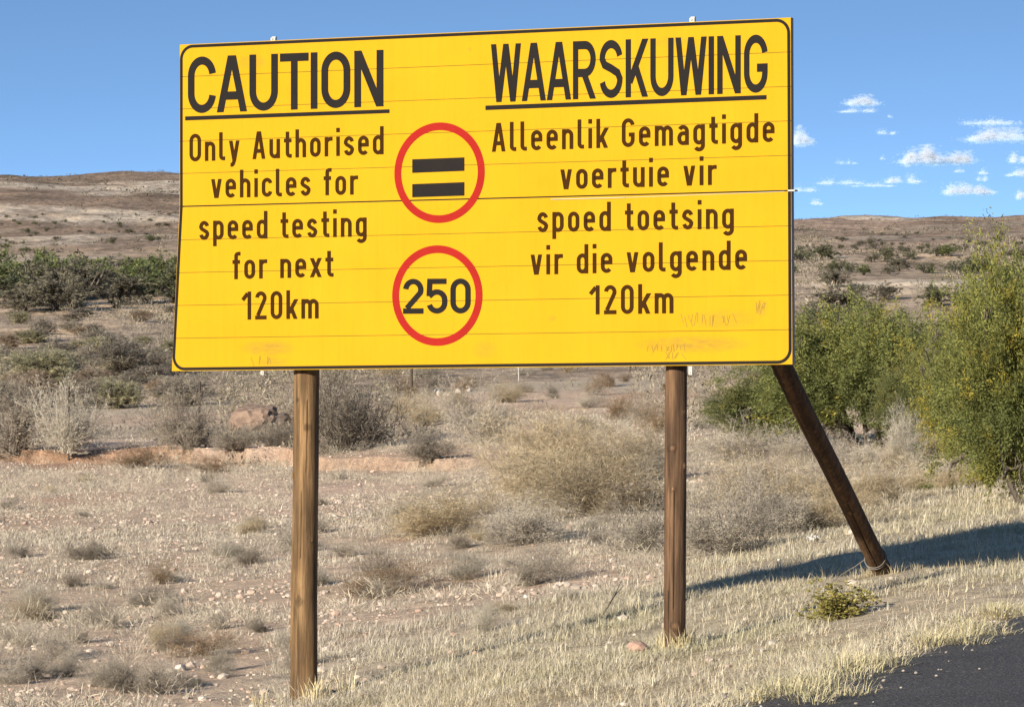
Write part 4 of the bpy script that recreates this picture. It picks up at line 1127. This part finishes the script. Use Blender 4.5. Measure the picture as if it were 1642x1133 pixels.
def grass():
    r = np.random.default_rng(91)
    mb = MB()
    def field(n, px0, px1, d0, d1, dens, nb, H, W, Rt, colf, power=1.0):
        u = r.random(n); d = np.sqrt(d0 ** 2 + (d1 ** 2 - d0 ** 2) * u) if power == 1 else d0 + (d1 - d0) * u ** power
        px = r.uniform(px0, px1, n); a = np.arctan((px - CX) / FPX); x = d * np.sin(a); y = d * np.cos(a)
        k = r.random(n) < dens(x, y, d)
        x, y, d = x[k], y[k], d[k]; m = len(x)
        if not m: return
        sz = r.lognormal(0, .32, m)
        q = nb
        ph = r.uniform(0, 2 * math.pi, (m, q)); rr = np.sqrt(r.random((m, q))) * Rt * sz[:, None]
        X = x[:, None] + np.cos(ph) * rr; Y = y[:, None] + np.sin(ph) * rr
        Z = height(X.ravel(), Y.ravel()) - .01
        ss = np.repeat(sz, q)
        h = H * ss * r.uniform(.4, 1.35, m * q); ln = r.uniform(.2, 2.6, m * q)
        az = ph.ravel() + r.normal(0, .7, m * q)
        col = np.repeat(colf(x, y, d, m), q, 0) * r.uniform(.72, 1.22, (m * q, 1))
        blades(mb, X.ravel(), Y.ravel(), Z, az, h, ln, W * r.uniform(.6, 1.3, m * q) * np.repeat(np.clip(d / 28, 1, 2.5), q), col)
    def straw(x, y, d, m):
        c = pick(r, m, (.56, .49, .345), (.51, .44, .295), (.40, .35, .255), (.57, .515, .41))
        s = road_s(x, y); t = sstep(-6.2, -3.6, s)[:, None]
        g = pick(r, m, (.55, .48, .375), (.46, .405, .325), (.60, .53, .41), (.40, .35, .28))
        gp = sstep(.12, .35, fbm(x * 1.3, y * 1.3, 2))[:, None] * t * .25
        c = c * (1 - gp) + np.array([.30, .31, .13]) * gp
        return c * t + g * (1 - t)
    def verge(x, y, d):
        s = road_s(x, y)
        v = sstep(-5.6, -3.2, s) * (1 - sstep(-.25, .12, s + .45 * fbm(x * 1.6, y * 1.6, 2)))
        return v * np.clip(.55 + 1.5 * fbm(x * .8, y * .8, 3), .06, 1)
    field(30000, 250, 2000, 15, 48, verge, 34, .052, .0038, .10, straw)
    field(3500, 250, 2000, 15, 46, verge, 26, .072, .0036, .06, straw)
    def flat(x, y, d):
        s = road_s(x, y)
        return (1 - sstep(-4.6, -2.8, s)) * np.clip(.58 + 1.5 * fbm(x * .5 + 4, y * .3, 3), .04, 1)
    field(24000, -330, 1500, 17, 50, flat, 24, .05, .0036, .085, straw)
    field(13000, -330, 1990, 48, 90, lambda x, y, d: np.clip(.5 + 1.4 * fbm(x * .4, y * .2, 3), .05, 1) * (1 - sstep(-.4, -.1, road_s(x, y))) * nobank(x, y, d), 14, .055, .0045, .14, straw)
    # tall straw round the feet of the posts and in front of the bushes
    field(900, 1050, 1700, 27, 40, lambda x, y, d: np.ones_like(x) * .5, 22, .10, .004, .14, straw)
    field(2600, 430, 1060, 21, 30, lambda x, y, d: np.clip(.5 + 1.2 * fbm(x * 1.1, y * 1.1, 2), .1, 1), 34, .062, .0036, .09, straw)  # extra grass added between the posts to cover the left post's shadow streak
    # tufts growing on the asphalt's edge
    for (px, py, n, h) in ((1370, 1082, 7, .16), (1345, 1098, 4, .12), (1505, 1040, 8, .15), (1540, 1022, 5, .15), (1610, 992, 7, .15), (1580, 1005, 3, .1), (1405, 1072, 3, .1), (1310, 1118, 6, .15), (1330, 1130, 4, .12), (1260, 1126, 6, .15)):
        p, dd = ground_hit(px, py)
        for _ in range(n):
            x = p[0] + r.normal(0, .07); y = p[1] + r.normal(0, .18); q = 80
            ph = r.uniform(0, 6.28, q); rr = np.sqrt(r.random(q)) * .08; X = x + np.cos(ph) * rr; Y = y + np.sin(ph) * rr
            Z = np.maximum(height(X, Y), RZ + CAMZ - .02)
            c = pick(r, q, (.60, .52, .34), (.52, .44, .27), (.44, .40, .22)) * r.uniform(.8, 1.2, (q, 1))
            blades(mb, X, Y, Z, ph + r.normal(0, .5, q), h * .72 * r.uniform(.4, 1.2, q), r.uniform(.3, 2.0, q), .0036 * r.uniform(.6, 1.3, q), c)
    for base, nn, hh in ((qa, 7, .15), (qb, 7, .13)):
        for _ in range(nn):
            w3 = SC + SU * base[0] + SB * PB; x = w3[0] + r.normal(0, .14); y = w3[1] - .05 + r.normal(0, .12); q = 30
            ph = r.uniform(0, 6.28, q); rr = np.sqrt(r.random(q)) * .06; X = x + np.cos(ph) * rr; Y = y + np.sin(ph) * rr
            c = pick(r, q, (.64, .53, .31), (.55, .46, .28), (.50, .44, .26)) * r.uniform(.8, 1.2, (q, 1))
            blades(mb, X, Y, height(X, Y) - .01, ph + r.normal(0, .5, q), hh * r.uniform(.4, 1.2, q), r.uniform(.1, .8, q), .0055 * r.uniform(.6, 1.3, q), c)
    for _ in range(9):
        w3 = SC + SU * p0[0] + SB * p0[1]; x = w3[0] + r.normal(0, .13); y = w3[1] - .08 + r.normal(0, .08); q = 34
        ph = r.uniform(0, 6.28, q); rr = np.sqrt(r.random(q)) * .06; X = x + np.cos(ph) * rr; Y = y + np.sin(ph) * rr
        c = pick(r, q, (.58, .50, .34), (.50, .43, .28), (.42, .36, .24)) * r.uniform(.8, 1.2, (q, 1))
        blades(mb, X, Y, height(X, Y) - .01, ph + r.normal(0, .5, q), .10 * r.uniform(.4, 1.2, q), r.uniform(.1, 1.6, q), .0036 * r.uniform(.6, 1.3, q), c)
    o = link('dry_grass', mb.mesh('dry_grass', M_GRASS, True)); tag(o, 'dry straw and grey grass over the verge and flats', 'grass', kind='stuff')
grass()
def gravel():
    r = np.random.default_rng(12); mb = MB()
    ico = stone_mesh(1, (1, 1, 1), 1)
    shapes = []
    for k in range(6):
        me = stone_mesh(200 + k, (1, 1, 1), 1)
        shapes.append((np.array([v.co for v in me.vertices]), np.array([list(p.vertices) for p in me.polygons]))); bpy.data.meshes.remove(me)
    bpy.data.meshes.remove(ico)
    n = 26000
    d = np.sqrt(17 ** 2 + (84 ** 2 - 17 ** 2) * r.random(n) ** 1.5); px = r.uniform(-330, 1700, n)
    a = np.arctan((px - CX) / FPX); x = d * np.sin(a); y = d * np.cos(a)
    s = road_s(x, y)
    k = r.random(n) < (1 - .93 * sstep(-5.5, -3.6, s)) * np.clip(.55 + 1.8 * fbm(x * .45 - 7, y * .25, 3), .05, 1) * (s < -1.2)
    x, y, d = x[k], y[k], d[k]; n = len(x); z = height(x, y)
    sz = np.clip(r.lognormal(-4.1, .5, n), .008, .05)
    col = pick(r, n, (.46, .345, .28), (.41, .29, .225), (.49, .405, .33), (.37, .30, .245), (.53, .45, .38)) * r.uniform(.8, 1.15, (n, 1))
    for i in range(n):
        V, F = shapes[i % 6]; t = r.uniform(0, 6.28); c, s_ = math.cos(t), math.sin(t); k = sz[i]
        W = np.c_[(V[:, 0] * c - V[:, 1] * s_) * k + x[i], (V[:, 0] * s_ + V[:, 1] * c) * k * .8 + y[i], V[:, 2] * k + z[i] + k * .25]
        mb.add(W, [F], col[i])
    for i in range(900):                                        # chips spilled along the asphalt's broken edge
        t = r.uniform(-2, 14); q = RN * RS + RD * (t + 12) + RN * r.normal(-.05, .28)
        V, F = shapes[i % 6]; k = r.uniform(.004, .011)
        if road_s(q[0], q[1]) > -.15: zz = RZ + CAMZ + .012
        else: zz = hz1(q[0], q[1])
        mb.add(V * k + np.array([q[0], q[1], zz]), [F], np.array([.30, .26, .22]) * r.uniform(.4, 1.4))
    o = link('gravel', mb.mesh('gravel', M_STONE)); tag(o, 'pinkish and pale gravel strewn over the flat', 'gravel', kind='stuff')
gravel()

# --- stones one can point at
def stone(px, py, w, col, label, group=None, sq=.65, name='stone', cat='stone', wy=.8, n=2, seed=None):
    p, d = ground_hit(px, py); k = w * d / FPX / 2
    me = stone_mesh(int(px * 7 + py) if seed is None else seed, col, n, 1.0)
    o = link(name, me, None, (p[0], p[1], p[2] + k * sq * .35)); o.scale = (k, k * wy, k * sq); o.rotation_euler = (0, 0, rng.uniform(0, 6.28))
    return tag(o, label, cat, group)
WH = (.56, .49, .42)
for px, py, w in ((290, 1074, 26), (262, 1040, 14), (212, 962, 9), (268, 960, 12), (112, 1118, 14), (302, 770, 8), (236, 751, 8), (262, 752, 6), (540, 806, 8), (120, 935, 9), (60, 985, 12), (160, 990, 10), (20, 1030, 12), (350, 968, 11), (430, 1045, 12), (380, 870, 8), (540, 878, 7), (600, 894, 7)):
    stone(px, py, w, WH, 'pale stone lying loose on the gravel flat', 'pale stones on the gravel flat')
stone(843, 958, 12, (.8, .77, .72), 'white stone at the foot of the small grey bush')
stone(1222, 1046, 15, (.42, .38, .33), 'grey stone in the verge grass below the green plant', 'grey stones in the verge')
stone(1238, 1034, 18, (.42, .38, .33), 'grey stone in the verge grass below the green plant', 'grey stones in the verge')
stone(1020, 1046, 46, (.34, .22, .17), 'reddish brown rock in the grass left of the right post', None, .6, 'rock', 'rock')
for px, py, w in ((700, 634, 20), (716, 636, 15), (735, 630, 13), (752, 622, 11), (752, 628, 10)):
    stone(px, py, w, (.55, .47, .40), 'pale rock in the row beside the wire fence', 'rocks beside the wire fence', .8, 'rock', 'rock')
stone(412, 690, 88, (.20, .138, .102), 'large red brown boulder behind the red bank', None, .78, 'boulder', 'boulder', 1.0, 4, 4)
stone(452, 688, 42, (.10, .075, .062), 'dark broken rock leaning on the red boulder', None, 1.0, 'rock', 'rock')
# crumpled white litter
def litter():
    p, d = ground_hit(1303, 872); r = np.random.default_rng(8); mb = MB()
    n = 9; g = np.linspace(-1, 1, n); X, Y = np.meshgrid(g, g); Z = r.normal(0, .35, (n, n)) + .8 * np.exp(-(X ** 2 + Y ** 2))
    V = np.c_[X.ravel() * .045 + r.normal(0, .008, n * n), Y.ravel() * .04 + r.normal(0, .008, n * n), np.maximum(Z.ravel() * .035 + .02, .0)]
    F = [(i * n + j, i * n + j + 1, (i + 1) * n + j + 1, (i + 1) * n + j) for i in range(n - 1) for j in range(n - 1)]
    mb.add(V, [np.array(F)]); o = link('crumpled_paper', mb.mesh('crumpled_paper', M_WHT), None, p + np.array([0, 0, .02])); tag(o, 'crumpled white paper litter left of the brace foot', 'litter')
litter()
# dead branch beside the sign's shadow
def branch(pts, rad, label):
    P = [ground_hit(px, py)[0] for px, py in (pts[0],)][0]; d = project(P)[2]
    W = [at(px, py, d - .2 * i) for i, (px, py) in enumerate(pts)]
    mb = MB(); mb.tube(W, np.linspace(rad, rad * .5, len(W)), 6, (.12, .10, .085))
    c = W[len(W) // 2]; mb.tube([c, c + np.array([.05, .03, .10])], [rad * .5, rad * .25], 5, (.12, .10, .085))
    o = link('dead_branch', mb.mesh('dead_branch', M_TWIG)); tag(o, label, 'branch')
branch([(963, 990), (975, 972), (985, 955), (1000, 938)], .006, 'thin dead branch poking up left of the right post')
branch([(690, 735), (725, 742), (745, 748), (775, 752)], .02, 'bare dead branch lying by the low dark bush')

# --- wire fence crossing behind the sign
def fence():
    spots = [(-60, 742, 112), (110, 736, 120), (320, 716, 128), (660, 638, 80), (832, 612, 66), (1010, 598, 60)]
    P = []
    for px, py, h in spots: p, d = ground_hit(px, py); P.append((p, d))
    o = bpy.data.objects.new('wire_fence', None); COL.objects.link(o); o.location = P[0][0]
    tag(o, 'thin wire farm fence with dark posts behind the sign', 'fence')
    m = flat_mat('rusted_iron', (.07, .055, .045), .7); tops = []
    for k, (p, d) in enumerate(P):
        b = P[0][0]; mb = MB(); r_ = .036 if k == 3 else .022
        h = 1.32
        if k == 4: mm = M_ALU
        else: mm = m
        mb.tube([p - b + (0, 0, -.2), p - b + (0, 0, h * .5), p - b + (.01, 0, h)], r_, 7)
        link('post', mb.mesh('post', mm), o)
    for f in (.3, .6, .9, 1.22):
        mb = MB(); pts = []
        for k in range(len(P) - 1):
            a, c = P[k][0] - P[0][0], P[k + 1][0] - P[0][0]
            for t in np.linspace(0, 1, 9)[:-1]: pts.append(a + (c - a) * t + (0, -.02, f - .10 * 4 * t * (1 - t) * .5))
        mb.tube(pts, .0025, 4); link('wire', mb.mesh('wire', m), o)
fence()

# ------------------------------------------------------------------ clouds
def clouds():
    m, N, L, b = new_mat('cloud_vapour')
    b.inputs['Base Color'].default_value = (.78, .78, .79, 1); b.inputs['Roughness'].default_value = 1; b.inputs['Specular IOR Level'].default_value = 0
    tr = N.new('ShaderNodeBsdfTransparent'); tl = N.new('ShaderNodeBsdfTranslucent'); tl.inputs[0].default_value = (.76, .76, .80, 1)
    a = N.new('ShaderNodeMixShader'); a.inputs[0].default_value = .5; L.new(b.outputs[0], a.inputs[1]); L.new(tl.outputs[0], a.inputs[2])
    x = N.new('ShaderNodeMixShader'); x.inputs[0].default_value = .045; L.new(tr.outputs[0], x.inputs[1]); L.new(a.outputs[0], x.inputs[2])
    L.new(x.outputs[0], N['Material Output'].inputs['Surface'])
    import bmesh
    bm = bmesh.new(); bmesh.ops.create_icosphere(bm, subdivisions=1, radius=1)
    IV = np.array([v.co for v in bm.verts]); IF = np.array([[v.index for v in f.verts] for f in bm.faces]); bm.free()
    data = [(1380, 162, 66, 15, 1, 'flat white cloud high up right of the board'), (1376, 176, 56, 9, 1, 'thin white band under the high flat cloud'),
            (1422, 186, 17, 5, .3, 'tiny wisp below the high flat cloud'), (1421, 211, 38, 9, .6, 'small thin white cloud under the high flat cloud'),
            (1286, 219, 36, 26, .7, 'grey white cloud half hidden by the board edge'), (1588, 194, 96, 12, .5, 'long grey cloud streak near the right edge'),
            (1620, 213, 118, 27, 1.5, 'bright puffy cloud with a flat lilac base at the right edge'), (1478, 250, 66, 26, 1.3, 'left lobe of bright cumulus above the right ridge'),
            (1530, 254, 62, 18, 1.3, 'right lobe of bright cumulus above the right ridge'), (1357, 259, 32, 8, .5, 'small faint cloud halfway between board and cumulus'),
            (1413, 253, 13, 6, .5, 'tiny white puff left of the cumulus'), (1640, 253, 44, 15, 1, 'white puff cut off at the right edge, upper one'), (1640, 276, 46, 12, 1, 'white puff cut off at the right edge, middle one'),
            (1536, 273, 28, 7, .5, 'small flat puff below the cumulus'), (1571, 275, 28, 9, .7, 'small white puff right of the flat puff'), (1573, 286, 22, 9, .8, 'small white puff just above the lowest big cloud'),
            (1552, 303, 72, 17, 1.3, 'bright white cloud lowest above the ridge'), (1446, 287, 54, 13, .9, 'right end of long thin cloud bank above the ridge'), (1396, 296, 70, 7, .8, 'middle of long thin cloud bank above the ridge'),
            (1342, 290, 90, 12, .3, 'faint hazy stretch of long thin cloud bank'), (1290, 303, 46, 9, .8, 'left end of cloud bank touching the board edge'), (1305, 324, 28, 9, 1, 'little white cloud lowest beside the board'), (1641, 312, 30, 12, 1, 'white puff cut off at the right edge, lowest one')]
    for i, (px, py, w, h, dens, lab) in enumerate(data):
        r = np.random.default_rng(300 + i)
        D = 14000 + 300 * (py - 160) / 10
        c = at(px, py, D); u = D / FPX
        n = int(np.clip(w * h * 1.5 * dens, 50, 3400))
        # lobes along the cloud, taller toward the middle
        nl = max(3, int(w / 7)); lx = np.sort(r.uniform(-.46, .46, nl)); lh = (1 - (2 * lx) ** 2) * r.uniform(.35, 1.0, nl); lh[r.integers(0, nl)] = 1.0
        k = r.integers(0, nl, n); sg = r.normal(0, 1, (n, 3))
        hgt = np.abs(r.normal(0, .45, n)) * lh[k] + r.normal(0, .06, n) + (r.random(n) < .15) * r.normal(0, .16, n)
        X = (lx[k] + sg[:, 0] * np.where(r.random(n) < .2, .15, .07)) * w; Z = (-.42 + np.clip(hgt, -.2, 1.1)) * h; Y = sg[:, 1] * h * .5
        rad = r.uniform(.6, 1.0, n) * np.clip(h * .15, 1.3, 3.0) * np.clip(1.25 - np.abs(X) / w, .5, 1)
        V = np.empty((n, len(IV), 3))
        sq = r.uniform(.6, 1.1, n)
        V[:] = IV[None] * rad[:, None, None] * np.array([1.7, 1.3, 1])[None, None]; V[:, :, 2] *= sq[:, None]
        V += np.stack([X, Y, Z], -1)[:, None, :]
        V *= u
        F = (IF[None] + (np.arange(n) * len(IV))[:, None, None]).reshape(-1, 3)
        o = link('cloud', mesh_np('cloud', V.reshape(-1, 3), [F], m, None, True), None, c); tag(o, lab, 'cloud', 'small fair weather clouds')
clouds()
